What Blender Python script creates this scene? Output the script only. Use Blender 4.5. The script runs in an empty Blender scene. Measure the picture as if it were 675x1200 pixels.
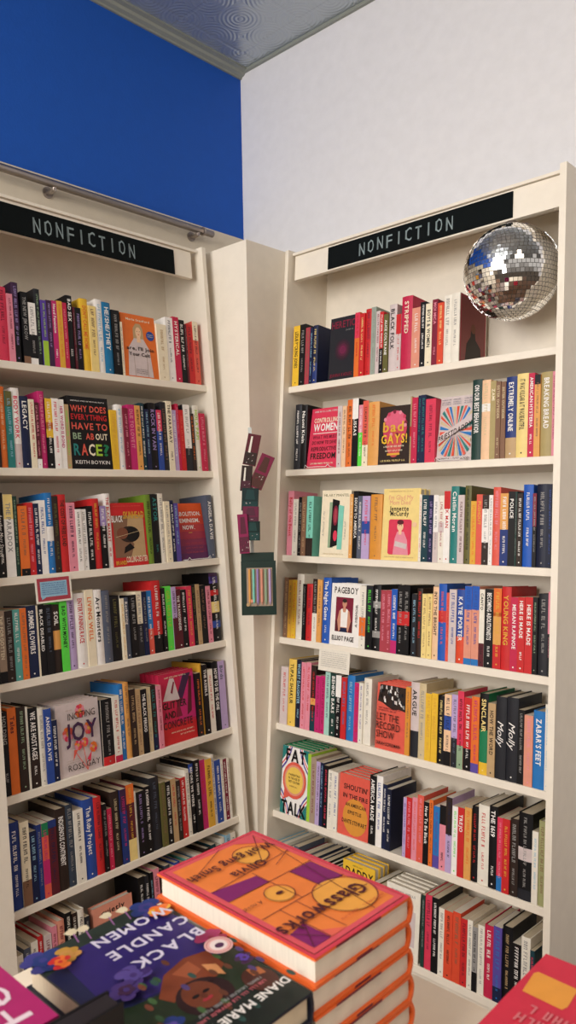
import bpy, math, random
from mathutils import Matrix, Vector
PI = math.pi
SC = bpy.context.scene
COL_ = SC.collection

# ------------------------------------------------------------------ camera, world, lights, exposure
cam_d = bpy.data.cameras.new('camera')
cam = bpy.data.objects.new('camera', cam_d); COL_.objects.link(cam); SC.camera = cam
cam_d.sensor_fit = 'VERTICAL'; cam_d.sensor_height = 24.0
cam_d.lens = 898.65 / 1200 * 24.0
RX = Vector((0.73231757, 0.68069661, -0.01905545)); UP = Vector((0.00169171, 0.02616441, 0.99965622)); FW = Vector((-0.68096117, 0.73209805, -0.01800912))
m = Matrix((RX, UP, -FW)).transposed().to_4x4(); m.translation = (1.93252, -1.87859, 0.0)
cam.matrix_world = m
cam_d.clip_start = 0.05
cam_d.dof.use_dof = True; cam_d.dof.focus_distance = 2.4; cam_d.dof.aperture_fstop = 6.5

SC.view_settings.view_transform = 'Standard'; SC.view_settings.look = 'None'
SC.view_settings.gamma = 1.0; SC.view_settings.use_curve_mapping = False
SC.view_settings.exposure = 0.14

world = bpy.data.worlds.new('room_ambience'); SC.world = world; world.use_nodes = True
wn = world.node_tree; bg = wn.nodes['Background']; bg.inputs[1].default_value = 0.46
tcw = wn.nodes.new('ShaderNodeTexCoord'); sx = wn.nodes.new('ShaderNodeSeparateXYZ'); rp = wn.nodes.new('ShaderNodeValToRGB'); mr = wn.nodes.new('ShaderNodeMapRange')
mr.inputs['From Min'].default_value = -1; mr.inputs['From Max'].default_value = 1
wn.links.new(tcw.outputs['Generated'], sx.inputs[0]); wn.links.new(sx.outputs['Z'], mr.inputs['Value']); wn.links.new(mr.outputs[0], rp.inputs[0]); wn.links.new(rp.outputs[0], bg.inputs[0])
rp.color_ramp.elements[0].position = .38; rp.color_ramp.elements[0].color = (.16, .12, .09, 1)
rp.color_ramp.elements[1].position = .55; rp.color_ramp.elements[1].color = (1.0, .92, .84, 1)

def area(name, loc, target, sx, sy, power, color):
    d = bpy.data.lights.new(name, 'AREA'); d.shape = 'RECTANGLE'; d.size = sx; d.size_y = sy
    d.energy = power; d.color = color
    o = bpy.data.objects.new(name, d); COL_.objects.link(o); o.location = loc
    o.rotation_euler = (Vector(target) - Vector(loc)).to_track_quat('-Z', 'Y').to_euler()
    return o
area('window_light', (0.7, -3.9, 0.9), (0.5, 0.0, 0.0), 2.4, 2.0, 120, (1.0, 0.95, 0.90))
area('overhead_fill', (2.6, -1.6, 1.7), (2.2, -1.2, -1.0), 1.0, 1.0, 16, (1.0, 0.86, 0.70))  # unseen warm fill from overhead, brightening the room; no fixture modelled

# ------------------------------------------------------------------ colours and materials
PAL = {  # name: (hex, words)
 'red': ('c62a2c', 'red'), 'crimson': ('c0264a', 'crimson'), 'rose': ('d63a56', 'rose red'), 'wine': ('7c2036', 'wine red'),
 'maroon': ('591e28', 'maroon'), 'pink': ('e08b9c', 'pink'), 'magenta': ('c02a6c', 'magenta'), 'salmon': ('dc937c', 'salmon'),
 'coral': ('dc5c4c', 'coral'), 'brick': ('a8404c', 'dusty red'), 'orange': ('e0702e', 'orange'), 'orange_red': ('d84c30', 'orange red'),
 'orange_gold': ('d8923a', 'golden orange'), 'apricot': ('dea056', 'apricot'), 'peach': ('ebc39c', 'peach'), 'gold': ('dca83c', 'gold'),
 'yellow': ('e6b936', 'yellow'), 'butter': ('ecd388', 'pale yellow'), 'butter_deep': ('e8c258', 'warm yellow'), 'cream': ('ece0c4', 'cream'),
 'ivory': ('e8e2d4', 'ivory'), 'white': ('efebe6', 'white'), 'sand': ('cdbb94', 'sand'), 'tan': ('bb9c72', 'tan'), 'khaki': ('ab9a68', 'khaki'),
 'taupe': ('a38f7c', 'taupe'), 'brown': ('82604a', 'brown'), 'umber': ('2f221d', 'dark brown'), 'black': ('100f12', 'black'),
 'charcoal': ('24252b', 'charcoal'), 'slate': ('545b6c', 'slate grey'), 'slate_dark': ('343e4c', 'dark slate'), 'grey': ('94918e', 'grey'),
 'pinkgrey': ('cfc0be', 'pinkish grey'), 'sagegrey': ('98a296', 'grey green'), 'navy': ('182142', 'navy'), 'navy_dark': ('171d33', 'ink blue'),
 'denim': ('2c4a98', 'mid blue'), 'denim_dark': ('233674', 'deep blue'), 'azure': ('2a74b8', 'bright blue'), 'azure_deep': ('2358b4', 'cobalt blue'),
 'blue': ('1f72a2', 'blue'), 'sky': ('93bcd2', 'sky blue'), 'teal': ('2a7c78', 'teal'), 'teal_dark': ('173c46', 'dark teal'),
 'seafoam': ('57a098', 'sea green'), 'aqua': ('7cc8b4', 'aqua'), 'mint': ('a4cfc2', 'mint'), 'pine': ('1d3a34', 'dark green'),
 'sage': ('90a888', 'sage green'), 'green': ('5cd84a', 'bright green'), 'green_dark': ('1f7a50', 'emerald'), 'lime': ('a3c83e', 'lime'),
 'lime_dark': ('6f8c30', 'moss green'), 'olive': ('646034', 'olive'), 'olive_light': ('a0a070', 'pale olive'), 'purple': ('59409a', 'purple'),
 'violet': ('5a4a9c', 'violet'), 'lavender': ('b8a2cc', 'lavender'), 'lilac': ('9a84b8', 'lilac'), 'plum': ('3f2444', 'plum'),
 'paper': ('cdbfa6', 'paper'), 'paper_white': ('dcd4c4', 'paper'), 'skin': ('c98f74', 'skin'), 'skin_dark': ('7a4a36', 'skin'),
}
def lin(h):
    c = [int(h[i:i+2], 16) / 255 for i in (0, 2, 4)]
    return tuple((v / 12.92 if v <= .04045 else ((v + .055) / 1.055) ** 2.4) for v in c) + (1,)
MATS = {}
def mat(name, rough=.45):
    if name in MATS: return MATS[name]
    m = bpy.data.materials.new(name); m.use_nodes = True; nt = m.node_tree
    b = nt.nodes['Principled BSDF']
    h = PAL[name][0] if name in PAL else name
    c = lin(h)
    b.inputs['Roughness'].default_value = .8 if name.startswith('paper') else rough
    b.inputs['Specular IOR Level'].default_value = .25
    tex = nt.nodes.new('ShaderNodeTexNoise'); tex.inputs['Scale'].default_value = 60
    tc = nt.nodes.new('ShaderNodeTexCoord'); nt.links.new(tc.outputs['Object'], tex.inputs['Vector'])
    if name.startswith('paper'):   # leaf edges as fine stripes
        mp = nt.nodes.new('ShaderNodeMapping'); mp.inputs['Scale'].default_value = (26, .6, .6)
        nt.links.new(tc.outputs['Object'], mp.inputs['Vector']); nt.links.new(mp.outputs['Vector'], tex.inputs['Vector'])
    mx = nt.nodes.new('ShaderNodeMixRGB'); mx.blend_type = 'MIX'
    k = .80 if name.startswith('paper') else .90
    mx.inputs[1].default_value = tuple(v * k for v in c[:3]) + (1,)
    mx.inputs[2].default_value = tuple(min(1, v * (2 - k)) for v in c[:3]) + (1,)
    nt.links.new(tex.outputs['Fac'], mx.inputs[0]); nt.links.new(mx.outputs[0], b.inputs['Base Color'])
    MATS[name] = m; return m
def paint(name, h, rough=.6, noise=25, amt=.06, bump=.15, bscale=120, metal=0):
    m = bpy.data.materials.new(name); m.use_nodes = True; nt = m.node_tree; b = nt.nodes['Principled BSDF']
    c = lin(h); tc = nt.nodes.new('ShaderNodeTexCoord'); n = nt.nodes.new('ShaderNodeTexNoise'); n.inputs['Scale'].default_value = noise
    n.inputs['Detail'].default_value = 4
    nt.links.new(tc.outputs['Object'], n.inputs['Vector'])
    mx = nt.nodes.new('ShaderNodeMixRGB'); mx.inputs[1].default_value = tuple(v * (1 - amt) for v in c[:3]) + (1,)
    mx.inputs[2].default_value = tuple(min(1, v * (1 + amt)) for v in c[:3]) + (1,)
    nt.links.new(n.outputs['Fac'], mx.inputs[0]); nt.links.new(mx.outputs[0], b.inputs['Base Color'])
    n2 = nt.nodes.new('ShaderNodeTexNoise'); n2.inputs['Scale'].default_value = bscale; nt.links.new(tc.outputs['Object'], n2.inputs['Vector'])
    bp = nt.nodes.new('ShaderNodeBump'); bp.inputs['Strength'].default_value = bump; bp.inputs['Distance'].default_value = .002
    nt.links.new(n2.outputs['Fac'], bp.inputs['Height']); nt.links.new(bp.outputs[0], b.inputs['Normal'])
    b.inputs['Roughness'].default_value = rough; b.inputs['Metallic'].default_value = metal
    MATS[name] = m; return m
paint('shelf_paint', 'ebe2d2', .45); paint('wall_blue', '0452b6', .75, bump=.3); paint('wall_white', 'e0dfe1', .85, bump=.3)
paint('wall_cream', 'd9cdb8', .7); paint('table_top', 'e6d9c4', .4); paint('floor_wood', '6a4a34', .4); paint('trim_grey', '8d9188', .4)
paint('metal_rail', 'a59a92', .3, metal=.85); paint('chalkboard', '0a1011', .9); MATS['chalkboard'].node_tree.nodes['Principled BSDF'].inputs['Specular IOR Level'].default_value = .15; paint('wire_white', 'eeeeea', .35)
paint('mirror', 'fafafa', .04, amt=0, bump=0, metal=1); paint('ball_core', '6c6a64', .5); paint('clear_sleeve', 'c9cdc8', .15)
paint('box_green', '0d2a22', .4); paint('chalk', '8b9a9c', .9)

# pressed tin for the ceiling: square panels with concentric rings
def tin():
    m = bpy.data.materials.new('pressed_tin'); m.use_nodes = True; nt = m.node_tree; b = nt.nodes['Principled BSDF']
    b.inputs['Base Color'].default_value = lin('b4bcc0'); b.inputs['Metallic'].default_value = .55; b.inputs['Roughness'].default_value = .25
    tc = nt.nodes.new('ShaderNodeTexCoord'); mp = nt.nodes.new('ShaderNodeMapping'); mp.inputs['Scale'].default_value = (1, 1, 0)
    nt.links.new(tc.outputs['Object'], mp.inputs['Vector'])
    vo = nt.nodes.new('ShaderNodeTexVoronoi'); vo.inputs['Scale'].default_value = 6.5; vo.inputs['Randomness'].default_value = 0
    nt.links.new(mp.outputs[0], vo.inputs['Vector'])
    mu = nt.nodes.new('ShaderNodeMath'); mu.operation = 'MULTIPLY'; mu.inputs[1].default_value = 62
    nt.links.new(vo.outputs['Distance'], mu.inputs[0])
    si = nt.nodes.new('ShaderNodeMath'); si.operation = 'SINE'; nt.links.new(mu.outputs[0], si.inputs[0])
    br = nt.nodes.new('ShaderNodeTexBrick'); br.offset = 0; br.inputs['Scale'].default_value = 3.25; br.inputs['Mortar Size'].default_value = .03
    br.inputs['Brick Width'].default_value = 1; br.inputs['Row Height'].default_value = 1; br.inputs['Mortar Smooth'].default_value = .6
    nt.links.new(mp.outputs[0], br.inputs['Vector'])
    ad = nt.nodes.new('ShaderNodeMath'); ad.operation = 'ADD'; nt.links.new(si.outputs[0], ad.inputs[0])
    m2 = nt.nodes.new('ShaderNodeMath'); m2.operation = 'MULTIPLY'; m2.inputs[1].default_value = -4; nt.links.new(br.outputs['Fac'], m2.inputs[0])
    nt.links.new(m2.outputs[0], ad.inputs[1])
    bp = nt.nodes.new('ShaderNodeBump'); bp.inputs['Strength'].default_value = .22; bp.inputs['Distance'].default_value = .003
    nt.links.new(ad.outputs[0], bp.inputs['Height']); nt.links.new(bp.outputs[0], b.inputs['Normal'])
    MATS['pressed_tin'] = m
tin()

# ------------------------------------------------------------------ glyphs (built-in font, outlined once per character)
GL = {}
CHARS = "ABCDEFGHIJKLMNOPQRSTUVWXYZabcdefghijklmnopqrstuvwxyz0123456789.,'!?&/*-$:"
def make_glyphs():
    tmp = []
    for st, off in (('n', 0.0), ('b', .022)):
        for ch in CHARS:
            c = bpy.data.curves.new('g', 'FONT'); c.body = ch; c.resolution_u = 2; c.offset = off; c.size = 1.0
            o = bpy.data.objects.new('g', c); COL_.objects.link(o); tmp.append((st, ch, o))
    bpy.context.view_layer.update(); dg = bpy.context.evaluated_depsgraph_get()
    for st, ch, o in tmp:
        me = bpy.data.meshes.new_from_object(o.evaluated_get(dg))
        vs = [(v.co.x, v.co.y) for v in me.vertices]; fs = [tuple(p.vertices) for p in me.polygons]
        if vs:
            x0 = min(v[0] for v in vs); x1 = max(v[0] for v in vs)
            GL[st, ch] = ([(x - x0, y) for x, y in vs], fs, x1 - x0)
        else: GL[st, ch] = ([], [], .2)
        bpy.data.meshes.remove(me)
    for st, ch, o in tmp:
        c = o.data; bpy.data.objects.remove(o); bpy.data.curves.remove(c)
make_glyphs()
CAP = .70

class MB:
    """collects polygons with a colour each; build() links them as one mesh object"""
    def __init__(self): self.v = []; self.f = []; self.m = []; self.names = []; self.smooth = False
    def mi(self, c):
        if c not in self.names: self.names.append(c)
        return self.names.index(c)
    def poly(self, pts, c):
        n = len(self.v); self.v += [tuple(p) for p in pts]; self.f.append(tuple(range(n, n + len(pts)))); self.m.append(self.mi(c))
    def box(self, a, b, c):
        (x0, y0, z0), (x1, y1, z1) = a, b; n = len(self.v)
        self.v += [(x0,y0,z0),(x1,y0,z0),(x1,y1,z0),(x0,y1,z0),(x0,y0,z1),(x1,y0,z1),(x1,y1,z1),(x0,y1,z1)]
        for q in ((0,3,2,1),(4,5,6,7),(0,1,5,4),(1,2,6,5),(2,3,7,6),(3,0,4,7)): self.f.append(tuple(n + k for k in q)); self.m.append(self.mi(c))
    def prism(self, pts, z0, z1, c, M=None):
        """outline in xy raised from z0 to z1; M maps afterwards"""
        n = len(self.v); k = len(pts)
        P = [(x, y, z0) for x, y in pts] + [(x, y, z1) for x, y in pts]
        if M is not None: P = [tuple(M @ Vector(p)) for p in P]
        self.v += P; mi = self.mi(c)
        self.f.append(tuple(n + i for i in reversed(range(k)))); self.m.append(mi)
        self.f.append(tuple(n + k + i for i in range(k))); self.m.append(mi)
        for i in range(k):
            j = (i + 1) % k; self.f.append((n + i, n + j, n + k + j, n + k + i)); self.m.append(mi)
    def tube(self, path, r, c, seg=8):
        path = [Vector(p) for p in path]; rings = []
        for i, p in enumerate(path):
            t = (path[min(i + 1, len(path) - 1)] - path[max(i - 1, 0)]).normalized()
            a = t.orthogonal().normalized() if i == 0 else (pa - t * pa.dot(t)).normalized()
            pa = a; b = t.cross(a); n = len(self.v)
            self.v += [tuple(p + (a * math.cos(2*PI*k/seg) + b * math.sin(2*PI*k/seg)) * r) for k in range(seg)]; rings.append(n)
        mi = self.mi(c)
        for a, b in zip(rings, rings[1:]):
            for k in range(seg): self.f.append((a + k, a + (k+1) % seg, b + (k+1) % seg, b + k)); self.m.append(mi)
        self.f.append(tuple(rings[0] + k for k in reversed(range(seg)))); self.m.append(mi)
        self.f.append(tuple(rings[-1] + k for k in range(seg))); self.m.append(mi)
    def text(self, s, T, c, h, w=None, align='c', style='n', gap=.1, shear=0, maxx=1.25, minx=.45):
        """T(x, y) -> 3D; cap height h; width fitted to w if it is narrower, centred at 0 / starting at 0"""
        x = 0; out = []
        for ch in s:
            g = GL.get((style, ch))
            if g is None: x += .28; continue
            out.append((x, g)); x += g[2] + gap
        x = max(x - gap, .01); sy = h / CAP; sx = sy
        if w is not None: sx = max(min(w / x, sy * maxx), 1e-5)
        off = -x * sx / 2 if align == 'c' else (-x * sx if align == 'r' else 0)
        mi = self.mi(c)
        for gx, (vs, fs, _) in out:
            n = len(self.v)
            self.v += [tuple(T(off + (gx + a + shear * b) * sx, b * sy)) for a, b in vs]
            for f in fs: self.f.append(tuple(n + k for k in f)); self.m.append(mi)
        return x * sx
    def build(self, name, parent=None, M=None, default=None):
        me = bpy.data.meshes.new(name); me.from_pydata(self.v, [], self.f)
        for nme in self.names: me.materials.append(MATS[nme] if nme in MATS else mat(nme))
        me.polygons.foreach_set('material_index', self.m)
        if self.smooth: me.polygons.foreach_set('use_smooth', [True] * len(self.f))
        me.update()
        o = bpy.data.objects.new(name, me); COL_.objects.link(o)
        if parent is not None: o.parent = parent
        if M is not None: o.matrix_local = M
        return o
def tag(o, label, cat, group=None, kind=None):
    if label: o['label'] = label
    if cat: o['category'] = cat
    if group: o['group'] = group
    if kind: o['kind'] = kind
    return o
def empty(name, M, label, cat, group=None):
    o = bpy.data.objects.new(name, None); COL_.objects.link(o); o.matrix_world = M; o.empty_display_size = .02
    return tag(o, label, cat, group)
def struct(mb, name, **k):
    o = mb.build(name, **k); o['kind'] = 'structure'; return o

# ------------------------------------------------------------------ setting
XW, YW, ZC, ZF = -0.42, 0.407, 1.80, -1.50
b = MB(); b.box((XW-.1, -4.6, 1.10), (XW, YW, ZC), 'wall_blue'); b.box((XW-.1, -4.6, ZF), (XW, YW, 1.10), 'wall_cream'); struct(b, 'wall_left')
b = MB(); b.box((XW-.1, YW, ZF), (4.4, YW+.1, ZC), 'wall_white'); struct(b, 'wall_right')
b = MB(); b.box((XW-.1, -4.6, ZC), (4.4, YW+.1, ZC+.08), 'pressed_tin'); struct(b, 'ceiling')
b = MB(); b.box((XW-.1, -4.6, ZF-.08), (4.4, YW+.1, ZF), 'floor_wood'); struct(b, 'floor')
b = MB()   # cornice on the blue wall, stepped profile
b.prism([(XW, ZC), (XW+.048, ZC), (XW+.048, ZC-.006), (XW+.030, ZC-.009), (XW+.025, ZC-.018), (XW+.010, ZC-.023), (XW+.008, ZC-.030), (XW, ZC-.030)], -4.6, YW, 'trim_grey',
        Matrix(((1,0,0,0),(0,0,1,0),(0,1,0,0),(0,0,0,1)))); struct(b, 'trim_1')
b = MB(); b.box((XW, YW-.012, ZC-.012), (4.4, YW, ZC), 'trim_grey'); struct(b, 'trim_2')
b = MB()   # boxed corner column between the two bookcases
b.box((XW, -.021, ZF), (.032, YW, .893), 'shelf_paint'); struct(b, 'trim_3')

# ------------------------------------------------------------------ bookcases (lean back against the walls)
TL, TR = math.atan(.08155), math.atan(.08235)
MC = {'L': Matrix.Translation((-.09678, 0, 0)) @ Matrix.Rotation(PI/2, 4, 'Z') @ Matrix.Rotation(-TL, 4, 'X'),
      'R': Matrix.Translation((0, .13051, 0)) @ Matrix.Rotation(-TR, 4, 'X')}
SH = {'L': [.4066, .1010, -.2054, -.4933, -.7962, -1.1019, -1.4009], 'R': [.4030, .1020, -.2033, -.4945, -.7976, -1.1021, -1.4011]}
U0 = {'L': -.915, 'R': .0490}; U1 = {'L': -.0724, 'R': 1.056}
T_SH, DEP = .023, .192
def wallpoly(case, wtop):
    """side-panel outline in local (d, w): raked front edge, back edge along the wall, down to the floor"""
    M = MC[case]; Mi = M.inverted(); out = []
    f = -.028
    def loc(d, w): return (d, w)
    top = (f, wtop); tw = M @ Vector((0, f, wtop))
    # back top / bottom on the wall plane (world)
    if case == 'L': bt = Mi @ Vector((XW+.002, 0, tw.z)); bb = Mi @ Vector((XW+.002, 0, ZF+.002))
    else: bt = Mi @ Vector((0, YW-.002, tw.z)); bb = Mi @ Vector((0, YW-.002, ZF+.002))
    th = TL if case == 'L' else TR
    # front bottom: d=f, world z = ZF
    wfb = (ZF + .002 + f * math.sin(th)) / math.cos(th)
    return [(f, wfb), (bb.y, bb.z), (bt.y, bt.z), top]
def bookcase(case, label):
    root = empty('bookcase', MC[case] @ Matrix.Translation((0, 0, 0)), label, 'bookcase', 'raked bookcases either side of the corner')
    pw = wallpoly(case, .897)
    YZ = Matrix(((0,0,1,0),(1,0,0,0),(0,1,0,0),(0,0,0,1)))
    for a, c in ((U0[case] - (.06 if case == 'L' else .016), U0[case]), (U1[case], U1[case] + (.0165 if case == 'L' else .019))):
        s = MB(); s.prism(pw, a, c, 'shelf_paint', YZ); s.build('side_panel', root)
    s = MB(); s.box((U0[case], DEP, -1.44), (U1[case], DEP+.008, .88), 'shelf_paint'); s.build('back_panel', root)
    for w in SH[case]:
        s = MB(); s.prism([(.0015, w), (0, w-.0015), (0, w-T_SH+.0015), (.0015, w-T_SH), (DEP, w-T_SH), (DEP, w)], U0[case], U1[case], 'shelf_paint', YZ); s.build('shelf', root)
    s = MB(); s.box((U0[case], .02, -1.49), (U1[case], .035, -1.436), 'shelf_paint'); s.build('plinth', root)
    # valance with its capping strip, ends stop short of the side panels near the corner
    g0, g1 = (U0[case], -.104) if case == 'L' else (.060, U1[case])
    vb = .784 if case == 'L' else .790
    s = MB(); s.box((g0, -.002, vb), (g1, .016, .878), 'shelf_paint'); s.build('valance', root)
    s = MB(); s.box((g0 if case == 'L' else g0-.006, -.010, .880), (g1 + (.02 if case == 'L' else 0), .030, .889), 'shelf_paint'); s.build('cap_strip', root)
    s = MB(); s.box((U0[case], .03, .868), (U1[case], DEP, .888), 'shelf_paint'); s.build('top_panel', root)
    return root
bookcase('L', 'cream painted bookcase under the blue wall, left of the corner')
bookcase('R', 'cream painted bookcase against the white wall, disco ball in its top bay')

# chalk signs
def sign(case, u0, u1, w0, w1, label, tx0, tx1):
    root = empty('chalkboard_sign', MC[case] @ Matrix.Translation((u0, -.0025, w0)), label, 'sign', 'black lettered signs on the valances')
    L, H = u1-u0, w1-w0
    t = MB(); t.box((0, -.003, 0), (L, 0, H), 'chalkboard'); word = 'NONFICTION'; n = len(word); x = tx0 - u0; step = (tx1-tx0) / n
    for i, ch in enumerate(word):
        hh = H * .56; lw = step * (.10 if ch == 'I' else .62); xc = x + step/2; z0 = H*.22 + (i % 3 - 1) * .002
        T = lambda a, c_, xc=xc, z0=z0: (xc + a, -.0036, z0 + c_)
        t.text(ch, T, 'chalk', hh, w=lw, align='c', style='n', maxx=1.0)
        wd = step * .075
        xs = 0 if ch in 'IT' else (-lw*.40)
        top, bot = (hh*.97, hh*.03) if ch not in 'OC' else (hh*.84, hh*.16)
        t.poly([T(xs-wd, bot), T(xs+wd, bot), T(xs+wd, top), T(xs-wd, top)], 'chalk')
        x += step
    t.build('board', root)
sign('L', -.914, -.183, .783, .868, 'black chalk-lettered sign on the left bookcase valance, below the blue wall', -0.719, -0.342)
sign('R', .218, .908, .795, .872, 'black chalk-lettered sign on the right bookcase valance, beside the disco ball', 0.348, 0.720)

# metal rail on brackets under the blue paint
root = empty('metal_rail', Matrix.Translation((-.375, .19, 1.060)), 'brushed metal rail on brackets running below the blue wall', 'rail')
s = MB(); s.smooth = True; s.tube([(0, -3.5, 0), (0, 0, 0)], .013, 'metal_rail', 12); s.build('bar', root)
for y in (-.70, -.075, -1.4):
    s = MB(); s.tube([(-.043, y, -.016), (-.02, y, -.020), (0, y, -.018), (0, y, -.008)], .008, 'metal_rail', 8); s.tube([(-.0445, y, -.016), (-.040, y, -.016)], .019, 'metal_rail', 14)
    s.build('bracket', root)
s = MB(); s.tube([(0, -.055, 0), (0, -.045, 0)], .0165, 'metal_rail', 12); s.build('collar', root)

# ------------------------------------------------------------------ books
def profile(t, bulge, n=6):
    if bulge <= 0: return [(0, 0), (t, 0)]
    return [(t * i / n, -bulge * (1 - (2 * i / n - 1) ** 2)) for i in range(n + 1)]
def hsh(*a): return random.Random(repr(a))
def ticks(mb, T, c, h, length, r):
    """a run of small letter-like strokes, for titles the photograph does not resolve"""
    x = 0; word = r.randint(3, 8)
    while x < length - h * .5:
        lw = h * r.choice((.45, .5, .55, .62)); k = r.random(); s = h * .17
        def q(a0, b0, a1, b1): mb.poly([T(x+a0, b0), T(x+a1, b0), T(x+a1, b1), T(x+a0, b1)], c)
        q(0, 0, s, h)
        if k < .3: q(s, 0, lw, s)
        elif k < .55: q(s, h-s, lw, h); q(lw-s, 0, lw, h-s)
        elif k < .8: q(s, h-s, lw, h); q(s, h*.42, lw*.8, h*.42+s)
        else: q(s, h*.42, lw-s, h*.42+s); q(lw-s, 0, lw, h)
        x += lw + h * .22; word -= 1
        if word <= 0: x += h * .5; word = r.randint(2, 8)
def spine_book(M, t, h, D, cover, tx, title, opts, hard, label, group, seed):
    r = hsh(seed); root = empty('hardcover_book' if hard else 'paperback_book', M, label, 'book', group)
    bt = .0024 if hard else .0006
    t = max(t - .0004, .003)
    bulge = min(.0035, t * .10) if hard else 0
    pr = profile(t, bulge); c = MB()
    inner = [(x if 0 < i < len(pr)-1 else (bt if i == 0 else t-bt), y + bt*.9) for i, (x, y) in enumerate(pr)]
    out = pr + [(t, D), (t-bt, D)] + inner[::-1] + [(bt, D), (0, D)]
    edge = 'o:edge' in opts
    c.prism(out, 0, h, cover)
    # colour bands across the spine
    bands = []
    for o in opts:
        k, *a = o.split(':')
        if k == 't': bands.append((1 - float(a[1]), .9995, a[0]))
        elif k == 'b': bands.append((.0005, float(a[1]), a[0]))
        elif k == 'm': bands.append((1 - float(a[2]), 1 - float(a[1]), a[0]))
    for z0, z1, cc in bands:
        for (xa, ya), (xb, yb) in zip(pr, pr[1:]):
            c.poly([(xa, ya-.0002, z0*h), (xb, yb-.0002, z0*h), (xb, yb-.0002, z1*h), (xa, ya-.0002, z1*h)], cc)
    if edge:
        e = min(.0016, t*.12)
        for xa in (0.0, t-e): c.poly([(xa, -.0004, 0), (xa+e, -.0004, 0), (xa+e, -bulge*.4-.0004, h), (xa, -bulge*.4-.0004, h)], 'ivory')
    # lettering runs down the spine
    y = -bulge - .0004
    lh = min(t * .42, .0105); top = h * r.choice((.95, .93, .90))
    if r.random() < .35 and not title: lh *= .8
    def T(x0, lh_): return lambda a, b_: (t/2 - lh_/2 + b_, y, x0 - a)
    if title:
        if 'o:script' in opts: ln = c.text(title, T(top - h*.2, t*.55), tx, t*.55, w=h*.5, align='l', style='n', shear=.35)
        else:
            lh = min(t * .48, .0145); ln = c.text(title, T(top, lh), tx, lh, w=h*.60, align='l', style='b', maxx=1.1)
        end = top - h*.68
    else:
        ln = h * r.uniform(.36, .55); ticks(c, T(top, lh), tx, lh, ln, r)
        if t > .02 and r.random() < .5: pass
        end = top - ln - h*.05
    a2 = min(t*.32, .007)
    if end > h*.26: ticks(c, T(end, a2), tx, a2, min(end - h*.14, h*.24), r)
    q = min(t*.3, .006)
    q *= .8
    if t > .009 and r.random() < .55: c.poly([(t/2 + q/2*math.cos(k*PI/4), y, h*.055 + q/2*math.sin(k*PI/4)) for k in range(8)], tx)
    c.build('cover', root)
    pgs = MB(); ins = .003 if hard else .0002
    pgs.box((bt*1.02, bt+.001 if hard else bt, ins), (t-bt*1.02, D - (.004 if hard else .0004), h-ins), r.choice(('paper', 'paper', 'paper_white'))); pgs.build('page_block', root)
    return root

# ---- cover pictures, drawn in centimetre-free units: x 0..w, z 0..h
class Art:
    def __init__(s, mb, w, h, y=-.0003): s.mb, s.w, s.h, s.y, s.k = mb, w, h, y, 0
    def P(s, x, z): return (x * s.w, s.y - s.k * .00012, z * s.h)
    def rect(s, x0, z0, x1, z1, c): s.k += 1; s.mb.poly([s.P(x0, z0), s.P(x1, z0), s.P(x1, z1), s.P(x0, z1)], c)
    def poly(s, pts, c): s.k += 1; s.mb.poly([s.P(*p) for p in pts], c)
    def ell(s, x, z, rx, rz, c, n=20): s.poly([(x + rx*math.cos(2*PI*i/n), z + rz*math.sin(2*PI*i/n)) for i in range(n)], c)
    def text(s, t, x, z, hh, c, w=None, align='c', style='b', maxx=1.3, **k):
        s.k += 1; y = s.y - s.k*.00012
        s.mb.text(t, lambda a, b_: (x*s.w + a, y, z*s.h + b_), c, hh*s.h, w=(w*s.w if w else None), align=align, style=style, maxx=maxx, **k)
    def line(s, x0, z0, x1, z1, th, c):
        dx, dz = (x1-x0)*s.w, (z1-z0)*s.h; L = math.hypot(dx, dz) or 1; nx, nz = -dz/L*th/2, dx/L*th/2; s.k += 1
        y = s.y - s.k*.00012; a = (x0*s.w, z0*s.h); b_ = (x1*s.w, z1*s.h)
        s.mb.poly([(a[0]-nx, y, a[1]-nz), (b_[0]-nx, y, b_[1]-nz), (b_[0]+nx, y, b_[1]+nz), (a[0]+nx, y, a[1]+nz)], c)
    def small(s, x0, x1, z, hh, c, seed=0):
        s.k += 1; y = s.y - s.k*.00012; ticks(s.mb, lambda a, b_: (x0*s.w + a, y, z*s.h + b_), c, hh*s.h, (x1-x0)*s.w, hsh('s', seed, x0, z))
    def ring(s, x, z, rx, rz, th, c, n=28):
        s.k += 1; y = s.y - s.k*.00012
        for i in range(n):
            a, b_ = 2*PI*i/n, 2*PI*(i+1)/n
            f = lambda t_, e: (x*s.w + (rx*s.w + e)*math.cos(t_), y, z*s.h + (rz*s.h + e)*math.sin(t_))
            s.mb.poly([f(a, -th/2), f(b_, -th/2), f(b_, th/2), f(a, th/2)], c)

def art_cult(a):
    a.text("Maria Stanford", .5, .90, .035, 'cream', w=.72)
    a.poly([(.30,.30),(.33,.78),(.42,.86),(.55,.86),(.62,.78),(.66,.30)], 'tan')
    a.poly([(.10,.02),(.16,.46),(.34,.62),(.62,.62),(.78,.46),(.84,.02)], 'pinkgrey')
    a.ell(.48,.72,.085,.085,'peach'); a.poly([(.42,.56),(.54,.56),(.53,.66),(.43,.66)], 'peach')
    for x in (.30,.68): a.line(x,.02,x,.34,.0015,'taupe')
    a.ell(.445,.735,.012,.006,'umber'); a.ell(.515,.735,.012,.006,'umber'); a.ell(.48,.685,.02,.006,'red')
    a.ell(.83,.69,.12,.075,'denim'); a.small(.75,.92,.70,.015,'cream'); a.small(.75,.92,.67,.015,'cream')
    a.text("are, I'll Join", .50, .43, .055, 'umber', w=.84); a.text("Your Cult", .46, .34, .055, 'umber', w=.62)
    a.small(.33,.66,.12,.014,'umber'); a.small(.33,.66,.09,.014,'umber'); a.small(.33,.66,.06,.014,'umber')
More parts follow.
